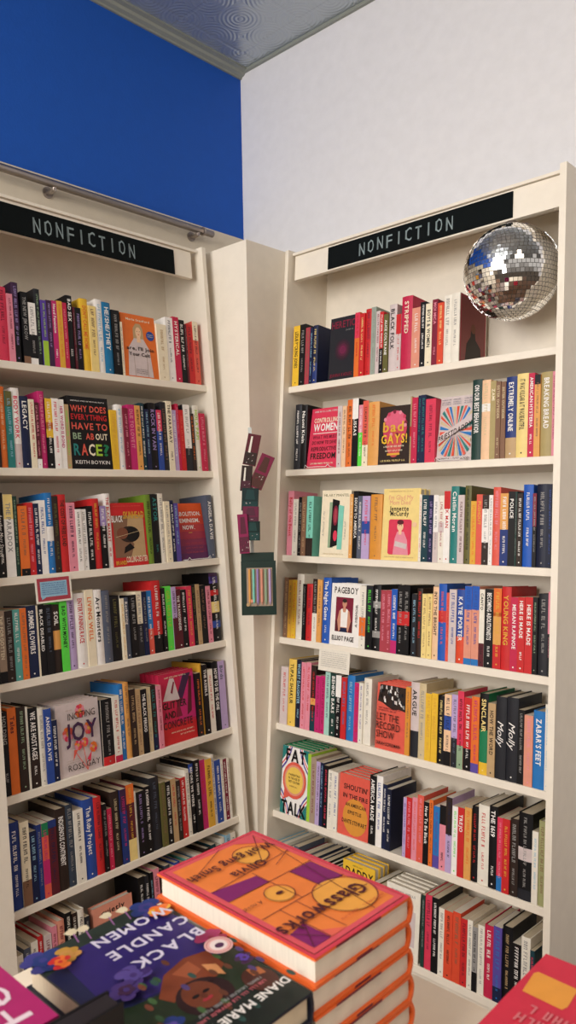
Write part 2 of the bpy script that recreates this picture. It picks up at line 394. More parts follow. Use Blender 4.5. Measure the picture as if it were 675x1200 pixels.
def art_race(a):
    a.small(.08,.92,.93,.015,'white')
    a.text("WHY DOES", .5,.79,.085,'coral',w=.88); a.text("EVERYTHING", .5,.68,.075,'red',w=.88); a.text("HAVE TO", .5,.545,.09,'coral',w=.88)
    a.text("BE", .17,.41,.085,'sage',w=.2); a.text("AB", .48,.41,.085,'coral',w=.2); a.text("OUT", .77,.41,.085,'cream',w=.3)
    for i, (ch, c) in enumerate((('R','teal'),('A','coral'),('C','cream'),('E','lime'),('?','green_dark'))): a.text(ch, .14+.18*i, .19, .155, c, w=.155, maxx=1.6)
    a.text("KEITH BOYKIN", .5,.07,.05,'white',w=.84,style='n')
def art_skin(a):
    a.rect(.06,.14,.94,.80,'tan'); a.poly([(.06,.80),(.06,.14),(.5,.14),(.62,.34),(.42,.52),(.5,.8)],'brown')
    a.ell(.5,.50,.30,.13,'umber'); a.ell(.58,.50,.20,.12,'black'); a.ell(.30,.52,.16,.09,'skin_dark'); a.line(.1,.46,.9,.56,.0012,'sand')
    a.poly([(.30,.20),(.62,.28),(.5,.36),(.34,.30)],'black')
    a.text("BLACK", .18,.70,.10,'white',w=.32,maxx=.8); a.text("SKINHEAD", .66,.75,.11,'gold',w=.60,maxx=.8)
    a.text("BRANDI", .2,.03,.06,'gold',w=.3,maxx=.9); a.text("COLLINS-DEXTER",.66,.06,.09,'cream',w=.62,maxx=.8); a.small(.08,.9,.94,.015,'coral')
def art_abol(a):
    for i, c in enumerate(('5b2a56','6e2c54','853050','9c3449','b23c40','c84634','d8502c','e05a28')): a.rect(0, i/8, 1, (i+1)/8, c)
    a.text("ABOLITION.",.5,.78,.07,'white',w=.86); a.text("FEMINISM.",.47,.66,.07,'white',w=.78); a.text("NOW.",.45,.54,.07,'white',w=.42)
    a.line(.42,.48,.54,.48,.002,'gold')
    for z in (.36,.28,.20,.12): a.small(.25,.85,z,.025,'brick',z)
def art_joy(a):
    a.rect(0,0,1,1,'pinkgrey'); R = hsh('joy')
    for cx, cz, s_ in ((.56,.86,.13),(.25,.58,.14),(.72,.60,.12),(.80,.32,.10),(.45,.40,.10),(.60,.42,.09)):
        for k in range(9):
            t = 2*PI*k/9; a.ell(cx+.6*s_*math.cos(t), cz+.5*s_*math.sin(t), s_*.34, s_*.26, R.choice(('rose','coral','pink','orange')), 9)
        a.ell(cx, cz, s_*.3, s_*.22, 'apricot')
    for x, z in ((.55,.40),(.75,.30),(.35,.34)): a.line(.62,.03,x,z,.0022,'coral')
    a.poly([(.30,.20),(.42,.34),(.34,.35)],'coral'); a.poly([(.62,.18),(.74,.28),(.70,.14)],'rose')
    a.text("INCITING",.56,.77,.095,'umber',w=.64,style='n'); a.text("JOY",.54,.47,.25,'plum',w=.74,maxx=1.5)
    a.text("ROSS GAY",.55,.075,.085,'umber',w=.74,style='n'); a.small(.2,.36,.9,.014,'taupe'); a.small(.15,.45,.21,.012,'taupe'); a.small(.15,.45,.18,.012,'taupe')
def art_glitter(a):
    a.poly([(0,0),(1,0),(1,.25),(0,.3)],'red'); a.poly([(.5,.3),(1,.3),(1,.95),(.62,.95)],'magenta'); a.poly([(.6,.55),(.92,.95),(.7,.95),(.52,.7)],'plum')
    a.poly([(.08,.62),(.56,.60),(.42,.92),(.3,.92)],'pinkgrey'); a.poly([(.36,.70),(.44,.86),(.40,.87),(.31,.72)],'wine')
    a.poly([(.75,.35),(.86,.9),(.94,.9),(.88,.4)],'maroon'); a.poly([(.42,.36),(.60,.36),(.55,.5),(.62,.62),(.5,.6)],'wine')
    a.text("GLITTER",.40,.50,.095,'umber',w=.68,maxx=1); a.text("AND",.25,.365,.095,'umber',w=.32,maxx=1); a.text("CONCRETE",.46,.225,.10,'maroon',w=.84,maxx=1)
    a.small(.16,.8,.93,.02,'cream'); a.small(.25,.92,.15,.018,'cream'); a.small(.5,.92,.10,.018,'cream')
def art_here(a):
    a.text("HERETIC",.5,.83,.11,'wine',w=.9,maxx=1.0); a.small(.6,.9,.77,.018,'grey')
    for k, c in enumerate(('32202c','40202f','551f38','6c2044')): a.ell(.52,.47,.30-.06*k,.17-.035*k,c)
    a.text("JEANNA KADLEC",.5,.05,.05,'wine',w=.86,maxx=1.2)
def art_women(a):
    a.small(.1,.9,.93,.03,'pinkgrey'); a.text("CONTROLLING",.5,.76,.075,'cream',w=.78,maxx=1.2); a.text("WOMEN",.5,.62,.12,'white',w=.78,maxx=1.2)
    a.rect(.11,.575,.89,.585,'white'); a.text("WHAT WE MUST",.5,.49,.055,'wine',w=.78,maxx=1.2); a.text("DO NOW TO SAVE",.5,.40,.055,'maroon',w=.78,maxx=1.2)
    a.text("REPRODUCTIVE",.5,.29,.065,'maroon',w=.8,maxx=1.2); a.text("FREEDOM",.5,.16,.095,'umber',w=.8,maxx=1.2); a.small(.12,.88,.07,.025,'cream')
def art_gays(a):
    a.ell(.5,.62,.38,.30,'c8405e'); a.ell(.5,.76,.32,.16,'d8607c'); a.ell(.5,.36,.24,.24,'c8504e')
    for k in range(12): a.ell(.5+.34*math.cos(k*.55), .70+.2*math.sin(k*.55), .05, .035, ('wine','c8405e','pink')[k%3], 8)
    a.text("bad",.46,.56,.17,'gold',w=.66,maxx=1.6); a.text("GAYS!",.5,.36,.15,'yellow',w=.82,maxx=1.4)
    a.small(.18,.85,.29,.03,'cream'); a.small(.24,.8,.22,.025,'cream'); a.rect(.3,.155,.7,.19,'gold'); a.small(.1,.9,.05,.03,'butter')
def art_priest(a):
    n = 30
    for k in range(n):
        t0, t1 = 2*PI*k/n, 2*PI*(k+.62)/n; c = ('coral','teal','orange_red','sand','azure')[k % 5]
        clamp = lambda x, z: (min(max(x, .05), .95), min(max(z, .08), .84))
        a.poly([(.5+.10*math.cos(t0), .46+.06*math.sin(t0)), clamp(.5+.56*math.cos(t0), .46+.44*math.sin(t0)), clamp(.5+.56*math.cos(t1), .46+.44*math.sin(t1))], c)
    for z in (.94,.90,.87): a.small(.06,.32,z,.016,'slate',z); a.small(.38,.62,z,.016,'slate',z); a.small(.7,.95,z,.016,'slate',z)
    a.poly([(.02,.26),(.98,.60),(.98,.72),(.02,.38)],'pinkgrey')
    L = a.mb; a.k += 1; y = a.y - a.k*.00012
    L.text("PRIESTDADDY", lambda x, z: (.5*a.w + x, y, .41*a.h + z + x*.42), 'umber', .085*a.h, w=.92*a.w, align='c', style='b', maxx=1.3)
    a.text("PATRICIA LOCKWOOD",.5,.02,.035,'umber',w=.9,style='n')
def art_mantel(a):
    a.text("HILARY MANTEL",.5,.905,.04,'olive',w=.86,style='n'); a.rect(.28,.14,.46,.82,'sage')
    a.poly([(.36,.14),(.38,.87),(.62,.84),(.60,.18)],'black'); a.ell(.5,.62,.09,.15,'wine'); a.ell(.5,.62,.05,.11,'brick'); a.ell(.52,.32,.07,.08,'rose')
    a.poly([(.60,.12),(.60,.78),(.78,.76),(.76,.12)],'aqua')
    a.mb.text("A Memoir of My", lambda x, z: (.14*a.w - z, a.y-.003, .5*a.h + x), 'grey', .03*a.h, w=.5*a.h, style='n')
    a.mb.text("Former Self", lambda x, z: (.88*a.w + z*-1, a.y-.003, .4*a.h + x), 'grey', .03*a.h, w=.4*a.h, style='n'); a.small(.15,.85,.04,.018,'sand')
def art_mccurdy(a):
    a.text("I'm Glad My",.48,.845,.065,'salmon',w=.66,style='n'); a.text("Mom Died",.46,.775,.065,'salmon',w=.56,style='n')
    a.text("Jennette",.44,.69,.065,'umber',w=.52); a.text("McCurdy",.46,.62,.065,'umber',w=.50); a.small(.15,.8,.955,.014,'tan')
    a.poly([(.18,.10),(.18,.55),(.22,.57),(.76,.57),(.80,.55),(.80,.10),(.76,.08),(.22,.08)],'rose')
    a.poly([(.32,.08),(.36,.30),(.42,.40),(.60,.40),(.70,.28),(.74,.08)],'pink'); a.ell(.50,.47,.085,.06,'peach'); a.ell(.50,.53,.09,.035,'maroon')
    a.poly([(.46,.36),(.54,.36),(.54,.44),(.46,.44)],'peach'); a.poly([(.36,.20),(.68,.16),(.70,.23),(.38,.27)],'pinkgrey'); a.ell(.47,.485,.012,.006,'umber'); a.ell(.53,.485,.012,.006,'umber')
    a.ell(.88,.50,.06,.035,'peach'); a.small(.1,.9,.04,.014,'tan')
def art_pageboy(a):
    a.text("PAGEBOY",.50,.845,.10,'umber',w=.80,maxx=1.3); a.rect(.17,.22,.76,.78,'wine'); a.rect(.17,.22,.76,.40,'maroon')
    a.poly([(.30,.22),(.24,.40),(.30,.56),(.40,.60),(.54,.60),(.64,.56),(.70,.40),(.62,.22),(.54,.28),(.40,.28)],'skin')
    a.poly([(.36,.30),(.35,.58),(.40,.60),(.43,.54),(.51,.54),(.54,.60),(.59,.58),(.58,.30)],'white'); a.ell(.47,.68,.075,.062,'skin'); a.ell(.47,.725,.078,.03,'umber')
    a.poly([(.43,.56),(.51,.56),(.51,.64),(.43,.64)],'skin'); a.ell(.445,.685,.01,.005,'umber'); a.ell(.495,.685,.01,.005,'umber'); a.rect(.36,.22,.58,.29,'navy')
    a.text("ELLIOT PAGE",.46,.08,.075,'umber',w=.74,maxx=1.2)
    a.mb.text("A MEMOIR", lambda x, z: (.93*a.w - z, a.y-.003, .5*a.h + x), 'umber', .045*a.h, w=.36*a.h, style='n')
def art_record(a):
    R = hsh('rec'); a.poly([(.03,.72),(.10,.98),(.97,.98),(.97,.62),(.75,.64),(.55,.62),(.35,.66),(.2,.70)],'umber')
    for k in range(46):
        x = R.uniform(.08,.93); z = R.uniform(.68,.96)
        if z > .66 + .1*(1-x): a.poly([(x-.03,z-.02),(x+.035,z-.03),(x+.02,z+.03),(x-.02,z+.025)], R.choice(('white','charcoal','grey','pinkgrey','black')))
    a.small(.1,.85,.62,.02,'maroon'); a.small(.1,.7,.585,.02,'maroon')
    a.text("LET THE",.42,.44,.11,'umber',w=.74,style='n'); a.text("RECORD",.44,.31,.11,'umber',w=.80,style='n'); a.text("SHOW",.36,.18,.11,'umber',w=.60,style='n'); a.text("SARAH SCHULMAN",.46,.07,.05,'umber',w=.8)
def art_fat(a):
    a.rect(0,0,1,1,'white')
    for x, z in ((0,0),(1,0),(0,1),(1,1)):
        sx = 1 if x == 0 else -1; sz = 1 if z == 0 else -1
        for d, c in ((.36,'violet'),(.32,'white'),(.29,'rose'),(.26,'white'),(.22,'teal')):
            a.poly([(x, z), (x+sx*d, z), (x+sx*d*.8, z+sz*d*.35), (x+sx*d*.45, z+sz*d*.7), (x, z+sz*d)], c)
    a.ell(.5,.52,.44,.27,'coral'); a.poly([(.15,.40),(.12,.21),(.40,.29)],'coral'); a.ell(.5,.52,.38,.225,'salmon'); a.ell(.5,.52,.33,.195,'butter_deep')
    for i, t in enumerate(("PARENTING","IN THE AGE OF","DIET CULTURE")): a.text(t,.5,.58-.05*i,.032,'umber',w=.42,maxx=1)
    a.text("FAT",.52,.79,.18,'black',w=.74,maxx=1.6); a.text("TALK",.52,.02,.18,'black',w=.92,maxx=1.6); a.small(.34,.66,.42,.018,'brown')
def art_shoutin(a):
    a.ell(.56,.33,.40,.30,'orange_gold'); a.text("SHOUTIN'",.54,.76,.085,'umber',w=.78,maxx=1.3); a.text("IN THE FIRE",.54,.62,.07,'umber',w=.80,maxx=1.2)
    a.text("AN AMERICAN",.56,.49,.055,'umber',w=.66); a.text("EPISTLE",.54,.37,.055,'umber',w=.44); a.text("DANTE STEWART",.54,.21,.065,'umber',w=.80)
def art_daddy(a):
    a.text("DADDY",.52,.80,.115,'black',w=.86,maxx=1.3); a.small(.3,.62,.945,.015,'olive'); a.small(.15,.9,.70,.04,'olive')
def art_audre(a):
    a.text("AUBREY WELLS",.5,.90,.032,'slate',w=.8,style='n'); a.rect(.12,.2,.88,.7,'pinkgrey')
def art_quiet(a):
    a.text("quietly",.5,.86,.075,'umber',w=.76,maxx=1.2); a.ell(.5,.4,.3,.2,'coral')
FACE = {  # name: (cover, back/spine, art, copies, looks)
 'cult': ('orange','orange',art_cult,1,'orange cover with a long-haired woman in a pale dress'),
 'race': ('black','black',art_race,2,'black cover filled with big red, white and teal capitals'),
 'skin': ('red','red',art_skin,2,'red cover around a brown close-up picture'),
 'abol': ('orange_red','wine',art_abol,1,'cover fading from orange to purple, white capitals'),
 'joy': ('pinkgrey','pinkgrey',art_joy,4,'pale cover with pink and orange flowers'),
 'glitter': ('crimson','crimson',art_glitter,4,'crimson and pink collage cover with dark capitals'),
 'here': ('charcoal','charcoal',art_here,1,'charcoal cover with a glowing purple centre'),
 'women': ('rose','rose',art_women,1,'rose red cover with white block capitals'),
 'gays': ('umber','umber',art_gays,1,'dark cover with a pink head under yellow lettering'),
 'priest': ('pinkgrey','pinkgrey',art_priest,1,'pale cover with radiating coral and blue rays'),
 'mantel': ('cream','cream',art_mantel,1,'cream cover with a tall black opening and green edge'),
 'mccurdy': ('butter','butter',art_mccurdy,2,'pale yellow cover with a figure on a pink panel'),
 'pageboy': ('white','white',art_pageboy,4,'white cover, figure in a white vest on dark red'),
 'record': ('coral','coral',art_record,4,'red cover with a black and white crowd across the top'),
 'fat': ('green_dark','denim',art_fat,5,'green cover with a yellow speech bubble, black capitals'),
 'shoutin': ('coral','coral',art_shoutin,5,'coral cover with an orange disc and dark lettering'),
 'daddy': ('yellow','yellow',art_daddy,3,'yellow cover with one black word in capitals'),
 'audre': ('ivory','ivory',art_audre,4,'ivory cover with small grey lettering along its top'),
 'quiet': ('salmon','salmon',art_quiet,1,'salmon cover with a dark lowercase word across its top'),
}
ORD = ['top', 'second', 'third', 'fourth', 'fifth', 'sixth', 'bottom']
SIDE = {'L': 'left', 'R': 'right'}
LEAN = {'abol': 7, 'women': 6, 'priest': 6, 'glitter': 1, 'joy': 1}
def face_book(M, w, h, th, key, label, group, art=True):
    cover, back, fn, n, looks = FACE[key]
    root = empty('paperback_book' if key in ('glitter','cult') else 'hardcover_book', M, label, 'book', group)
    b_ = .0022; c = MB()
    # front board, spine on the left, back board
    c.prism([(0, 0), (w, 0), (w, b_), (b_, b_), (b_, th-b_), (w, th-b_), (w, th), (0, th), (-.0015, th*.75), (-.0015, th*.25)], 0, h, cover)
    if art: fn(Art(c, w, h))
    c.build('cover', root)
    pb = MB(); pb.box((b_, b_*1.02, .003), (w-.003, th-b_*1.02, h-.003), 'paper_white'); pb.build('page_block', root)
    return root
def easel(M, w, label):
    root = empty('wire_book_easel', M, label, 'book easel', 'wire easels under face-out books')
    s = MB(); s.smooth = True
    s.tube([(.1*w, .03, .002), (.1*w, -.014, .002), (.14*w, -.016, .010), (.22*w, -.014, .002), (.5*w, -.0135, .003), (.78*w, -.014, .002), (.86*w, -.016, .010), (.9*w, -.014, .002), (.9*w, .03, .002)], .0012, 'wire_white', 6)
    s.tube([(.1*w, .03, .002), (.3*w, .05, .09), (.7*w, .05, .09), (.9*w, .03, .002)], .0012, 'wire_white', 6)
    s.build('wire_frame', root)

# (along the shelf, spine width, height, cover, lettering, title, options) in metres, shelf by shelf
ROWS = {
 ('L', 0): [
  (-0.8357, 0.0304, 0.2144, 'rose', 'wine', '', 'H'),
  (-0.8053, 0.0174, 0.1974, 'pink', 'wine', '', ''),
  (-0.7879, 0.0202, 0.2346, 'plum', 'lilac', '', 'b:black:.42 H'),
  (-0.7626, 0.0216, 0.2106, 'black', 'grey', 'THE NEW JIM CROW', 'b:brown:.1 o:slim'),
  (-0.741, 0.024, 0.183, 'black', 'grey', '', 't:white:.52 b:white:.1'),
  (-0.717, 0.018, 0.2286, 'charcoal', 'sage', '', 'H'),
  (-0.6991, 0.0176, 0.1973, 'purple', 'lime', '', 'b:lime:.38'),
  (-0.6814, 0.0178, 0.2004, 'plum', 'lilac', '', ''),
  (-0.6636, 0.0175, 0.2021, 'magenta', 'white', 'Hood Feminism', ''),
  (-0.6461, 0.0177, 0.2042, 'gold', 'orange', '', ''),
  (-0.6284, 0.0156, 0.2021, 'crimson', 'pink', '', ''),
  (-0.6127, 0.0215, 0.2283, 'black', 'white', 'BAD SEX', 'H'),
  (-0.5912, 0.0068, 0.1951, 'maroon', 'grey', '', ''),
  (-0.5844, 0.0201, 0.1949, 'black', 'lilac', '', ''),
  (-0.5643, 0.0274, 0.2274, 'yellow', 'orange', "DON'T CALL ME HOME", 'H'),
  (-0.5368, 0.0273, 0.2088, 'butter', 'brown', '', ''),
  (-0.5095, 0.0253, 0.2344, 'white', 'sky', '', 'H'),
  (-0.4863, 0.033, 0.2299, 'blue', 'white', 'HE/SHE/THEY', 'H'),
  (-0.4533, 0.031, 0.2096, 'black', 'grey', '', ''),
  (-0.4223, 0.0095, 0.1754, 'cream', 'grey', '', ''),
  (-0.4128, 0.1372, 0.2106, 'cult', '', '', 'F'),
  (-0.2756, 0.0412, 0.1919, 'cream', 'tan', '', ''),
  (-0.2344, 0.0321, 0.2221, 'white', 'slate', '', ''),
  (-0.2023, 0.0256, 0.228, 'crimson', 'white', 'HYSTERICAL', ''),
  (-0.1767, 0.0252, 0.2215, 'black', 'white', '', ''),
  (-0.1515, 0.0079, 0.2085, 'maroon', 'grey', '', ''),
  (-0.1435, 0.0265, 0.2112, 'red', 'maroon', '', ''),
  (-0.117, 0.0244, 0.2246, 'coral', 'maroon', '', 't:cream:.3'),
 ],
 ('L', 1): [
  (-0.8578, 0.0072, 0.2319, 'umber', 'coral', '', ''),
  (-0.8506, 0.0204, 0.2309, 'orange', 'peach', '', 'H'),
  (-0.8302, 0.0202, 0.2187, 'teal', 'sky', '', 't:olive:.2'),
  (-0.8101, 0.0245, 0.2302, 'white', 'rose', 'BODY WORK', 'b:pinkgrey:.3 H'),
  (-0.7856, 0.0269, 0.2087, 'navy', 'white', 'LEGACY', 'H'),
  (-0.7587, 0.0165, 0.2009, 'cream', 'red', '', ''),
  (-0.7422, 0.0146, 0.1925, 'maroon', 'pink', '', 'b:white:.14'),
  (-0.7277, 0.02, 0.2279, 'magenta', 'pink', '', 'H'),
  (-0.7077, 0.0224, 0.2078, 'black', 'white', '', 't:yellow:.56 m:orange:.34:.44'),
  (-0.6853, 0.0217, 0.2096, 'white', 'rose', '', ''),
  (-0.6636, 0.0192, 0.2088, 'white', 'magenta', 'HER WORD IS BOND', ''),
  (-0.6444, 0.0155, 0.1953, 'tan', 'green', '', ''),
  (-0.6289, 0.1457, 0.225, 'race', '', '', 'F'),
  (-0.4832, 0.0245, 0.1898, 'yellow', 'gold', '', ''),
  (-0.4587, 0.0255, 0.2098, 'white', 'sky', '', 'H'),
  (-0.4332, 0.0177, 0.1988, 'wine', 'pink', '', ''),
  (-0.4155, 0.0269, 0.212, 'magenta', 'pink', 'DUE TO LOVE IT', ''),
  (-0.3886, 0.021, 0.211, 'apricot', 'umber', '', ''),
  (-0.3676, 0.0191, 0.2213, 'teal_dark', 'white', '', 'H'),
  (-0.3485, 0.0165, 0.2021, 'navy', 'sky', '', ''),
  (-0.3321, 0.029, 0.2244, 'black', 'lilac', 'ROCK IN VAIN', 'H'),
  (-0.3031, 0.0221, 0.2026, 'denim', 'white', '', 't:rose:.35'),
  (-0.281, 0.0223, 0.2312, 'charcoal', 'brown', '', 'H'),
  (-0.2587, 0.0226, 0.236, 'cream', 'umber', 'THE FARAWAY', ''),
  (-0.236, 0.0191, 0.2073, 'lavender', 'white', '', ''),
  (-0.2169, 0.0116, 0.2298, 'crimson', 'pink', '', ''),
  (-0.2054, 0.0194, 0.2095, 'red', 'coral', '', ''),
  (-0.186, 0.0299, 0.2298, 'charcoal', 'grey', '', 't:white:.66'),
  (-0.156, 0.016, 0.2006, 'umber', 'orange', '', ''),
  (-0.1401, 0.0258, 0.2301, 'ivory', 'lime', 'HOLA PAPI', 'H'),
  (-0.1143, 0.0245, 0.2037, 'crimson', 'pink', '', ''),
 ],
 ('L', 2): [
  (-0.8785, 0.0229, 0.236, 'black', 'white', 'Another Mott Street', 'o:script H'),
  (-0.8556, 0.0277, 0.2312, 'white', 'grey', 'THE PARADOX', 't:butter:.3'),
  (-0.8279, 0.0148, 0.2263, 'pine', 'sage', '', 'H'),
  (-0.8131, 0.0265, 0.198, 'orange', 'brown', '', 'b:black:.1'),
  (-0.7867, 0.0203, 0.2069, 'red', 'pink', '', ''),
  (-0.7664, 0.0175, 0.2042, 'navy', 'white', '', ''),
  (-0.7489, 0.0208, 0.2134, 'white', 'denim', '', ''),
  (-0.7281, 0.0227, 0.2348, 'azure', 'white', '', 'm:white:.42:.6 H'),
  (-0.7054, 0.0198, 0.2249, 'umber', 'olive', '', 'H'),
  (-0.6856, 0.0261, 0.2296, 'red', 'umber', 'THE COST OF FREE LAND', 'H'),
  (-0.6595, 0.0276, 0.2047, 'pink', 'plum', '', ''),
  (-0.6319, 0.0196, 0.1844, 'white', 'black', '', ''),
  (-0.6123, 0.0187, 0.184, 'white', 'grey', '', ''),
  (-0.5935, 0.0213, 0.1935, 'black', 'white', '', ''),
  (-0.5722, 0.0251, 0.2158, 'red', 'gold', '', 'H'),
  (-0.5471, 0.0219, 0.1926, 'black', 'white', '', 't:lilac:.32'),
  (-0.5251, 0.0201, 0.2311, 'white', 'red', 'THE BLACK MARKET', 'H'),
  (-0.505, 0.1331, 0.2011, 'skin', '', '', 'F'),
  (-0.3719, 0.022, 0.2262, 'lime_dark', 'black', '', 'H'),
  (-0.3499, 0.0298, 0.2277, 'black', 'teal', 'ASTOR', 'H'),
  (-0.3201, 0.0227, 0.2293, 'ivory', 'grey', '', 'H'),
  (-0.2973, 0.023, 0.2028, 'cream', 'grey', '', ''),
  (-0.2743, 0.0155, 0.2056, 'navy', 'white', '', ''),
  (-0.2588, 0.0196, 0.196, 'violet', 'sky', '', ''),
  (-0.2392, 0.1282, 0.1966, 'abol', '', '', 'F'),
  (-0.1111, 0.0273, 0.2223, 'slate', 'white', 'ANGELA DAVIS', 'H'),
 ],
 ('L', 3): [
  (-0.8979, 0.004, 0.1903, 'black', 'grey', '', ''),
  (-0.8939, 0.0214, 0.1985, 'taupe', 'cream', 'THE FORGOTTEN', 'b:black:.16'),
  (-0.8725, 0.0232, 0.1958, 'umber', 'grey', '', ''),
  (-0.8492, 0.021, 0.1971, 'seafoam', 'white', '', ''),
  (-0.8283, 0.0186, 0.1982, 'orange', 'brown', '', ''),
  (-0.8096, 0.0314, 0.2027, 'navy', 'white', 'SUMMER FLOWERS', ''),
  (-0.7783, 0.0055, 0.2006, 'cream', 'grey', '', ''),
  (-0.7728, 0.0188, 0.2017, 'black', 'white', 'BLACK DISABLED', ''),
  (-0.754, 0.0241, 0.1993, 'black', 'slate', '', ''),
  (-0.7299, 0.0256, 0.1964, 'umber', 'white', 'SOIL', 'm:apricot:.38:.66 H'),
  (-0.7043, 0.0231, 0.204, 'green', 'black', 'BAD WITH MONEY', ''),
  (-0.6812, 0.0265, 0.209, 'lavender', 'plum', '', 'H'),
  (-0.6547, 0.0378, 0.2213, 'white', 'red', 'ENTERTAINING RACE', 'H'),
  (-0.6169, 0.0276, 0.2286, 'cream', 'orange', 'LIVING WELL', ''),
  (-0.5893, 0.0293, 0.2257, 'white', 'black', 'Art Monsters', 'H'),
  (-0.5599, 0.0286, 0.2201, 'slate', 'grey', '', 'H'),
  (-0.5342, 0.0395, 0.2005, 'black', 'olive', '', 'o:edge H'),
  (-0.4946, 0.0132, 0.1894, 'cream', 'gold', '', ''),
  (-0.4814, 0.02, 0.1904, 'slate', 'white', 'Reckoning', 'H'),
  (-0.4615, 0.027, 0.1963, 'black', 'grey', '', ''),
  (-0.4345, 0.0219, 0.2049, 'cream', 'grey', '', 'b:charcoal:.5'),
  (-0.4125, 0.0173, 0.2029, 'navy', 'grey', '', ''),
  (-0.3952, 0.021, 0.2038, 'coral', 'white', '', 't:azure:.6'),
  (-0.3741, 0.0378, 0.2325, 'red', 'white', '', 'b:black:.25 H'),
  (-0.3363, 0.016, 0.2068, 'black', 'white', '', ''),
  (-0.3204, 0.0257, 0.2106, 'green', 'lime', 'GIRL HUSTLE', ''),
  (-0.2947, 0.0193, 0.2055, 'lavender', 'plum', '', 'b:maroon:.5'),
  (-0.2753, 0.0203, 0.1947, 'maroon', 'white', 'THE TRANSGENDER', ''),
  (-0.255, 0.0251, 0.1924, 'black', 'white', '', ''),
  (-0.2299, 0.0224, 0.202, 'rose', 'gold', '', ''),
  (-0.2075, 0.018, 0.206, 'black', 'olive', '', 'H'),
  (-0.1895, 0.0174, 0.2043, 'tan', 'brown', '', ''),
  (-0.1722, 0.028, 0.1991, 'black', 'brown', '', ''),
  (-0.1442, 0.0202, 0.1937, 'pink', 'wine', '', ''),
  (-0.1239, 0.0395, 0.2372, 'black', 'white', '', 't:plum:.12 m:denim:.7:.8 m:butter:.42:.58 m:red:.25:.33 m:violet:.05:.15 H'),
 ],
 ('L', 4): [
  (-0.9133, 0.009, 0.2326, 'ivory', 'grey', '', ''),
  (-0.9043, 0.0223, 0.2269, 'black', 'grey', 'HOLDING', 'H'),
  (-0.8821, 0.0257, 0.2338, 'orange', 'maroon', 'Tales', 'H'),
  (-0.8563, 0.0262, 0.2307, 'umber', 'sage', '', 'H'),
  (-0.8301, 0.0053, 0.2274, 'ivory', 'grey', '', ''),
  (-0.8248, 0.0311, 0.221, 'black', 'white', 'WE ARE HOSTAGES', 'b:umber:.4 H'),
  (-0.7937, 0.0175, 0.2159, 'ivory', 'grey', '', 'H'),
  (-0.7763, 0.0221, 0.2092, 'denim', 'white', 'ANGELA DAVIS', ''),
  (-0.7542, 0.0185, 0.1722, 'navy', 'white', '', ''),
  (-0.7357, 0.1448, 0.2082, 'joy', '', '', 'F'),
  (-0.5908, 0.044, 0.1967, 'black', 'grey', '', 'b:red:.13 o:edge H'),
  (-0.549, 0.0254, 0.2001, 'ivory', 'red', '', 'b:crimson:.1'),
  (-0.5236, 0.0188, 0.2305, 'azure', 'white', '', 'H'),
  (-0.5048, 0.0197, 0.2327, 'apricot', 'brown', '', 'H'),
  (-0.4851, 0.0214, 0.2082, 'umber', 'tan', '', ''),
  (-0.4636, 0.0195, 0.2042, 'tan', 'brown', '', ''),
  (-0.4441, 0.0227, 0.2001, 'black', 'white', 'THE BLACK PERIOD', ''),
  (-0.4214, 0.0163, 0.2023, 'sand', 'grey', '', ''),
  (-0.4051, 0.024, 0.2045, 'umber', 'teal', '', 'b:navy:.25 H'),
  (-0.3811, 0.0175, 0.2005, 'pink', 'wine', '', ''),
  (-0.3636, 0.1457, 0.2291, 'glitter', '', '', 'F'),
  (-0.2179, 0.0226, 0.2103, 'black', 'orange', '', 'b:umber:.3'),
  (-0.1953, 0.0084, 0.2395, 'gold', 'gold', '', 'H'),
  (-0.1869, 0.0213, 0.2337, 'black', 'white', 'THE REBELS', ''),
  (-0.1656, 0.0241, 0.2137, 'ivory', 'red', '', ''),
  (-0.1415, 0.028, 0.2352, 'black', 'white', 'HOW TO BE THE ONE', 'H'),
  (-0.1135, 0.0284, 0.2337, 'lavender', 'slate', 'Birds', ''),
 ],
 ('L', 5): [
  (-0.9027, 0.0338, 0.2333, 'denim_dark', 'white', '', 'H'),
  (-0.8689, 0.0268, 0.2262, 'cream', 'umber', '', 'b:brown:.3'),
  (-0.8421, 0.021, 0.1927, 'navy', 'sky', '', 'b:navy:.3'),
  (-0.8211, 0.0144, 0.2051, 'denim_dark', 'grey', '', ''),
  (-0.8068, 0.0203, 0.2048, 'coral', 'magenta', '', 't:green_dark:.18 m:magenta:.5:.82'),
  (-0.7865, 0.0254, 0.2054, 'maroon', 'navy', '', 't:denim_dark:.1'),
  (-0.7611, 0.0325, 0.2283, 'umber', 'white', 'INDIGENOUS CONTINENT', 'H'),
  (-0.7286, 0.0245, 0.2303, 'slate_dark', 'grey', '', 'H'),
  (-0.7041, 0.03, 0.2085, 'ivory', 'umber', '', ''),
  (-0.6741, 0.0383, 0.2282, 'denim', 'white', 'The Ruby Project', 'H'),
  (-0.6358, 0.0261, 0.2242, 'red', 'maroon', '', 'H'),
  (-0.6097, 0.0152, 0.1985, 'black', 'grey', '', ''),
  (-0.5945, 0.0167, 0.1797, 'crimson', 'pink', '', ''),
  (-0.5778, 0.0319, 0.2232, 'umber', 'sand', '', 'H'),
  (-0.5457, 0.0228, 0.2221, 'denim_dark', 'magenta', '', 't:plum:.3'),
  (-0.5229, 0.029, 0.2295, 'maroon', 'gold', '', 't:orange:.25 b:butter:.28'),
  (-0.4939, 0.0073, 0.2034, 'ivory', 'grey', '', ''),
  (-0.4866, 0.0297, 0.1981, 'black', 'lilac', '', ''),
  (-0.4569, 0.0226, 0.2057, 'black', 'white', '', ''),
  (-0.4343, 0.0384, 0.2246, 'charcoal', 'slate', '', 'H'),
  (-0.3959, 0.0219, 0.2007, 'olive', 'brown', '', ''),
  (-0.3741, 0.0214, 0.1977, 'black', 'white', '', ''),
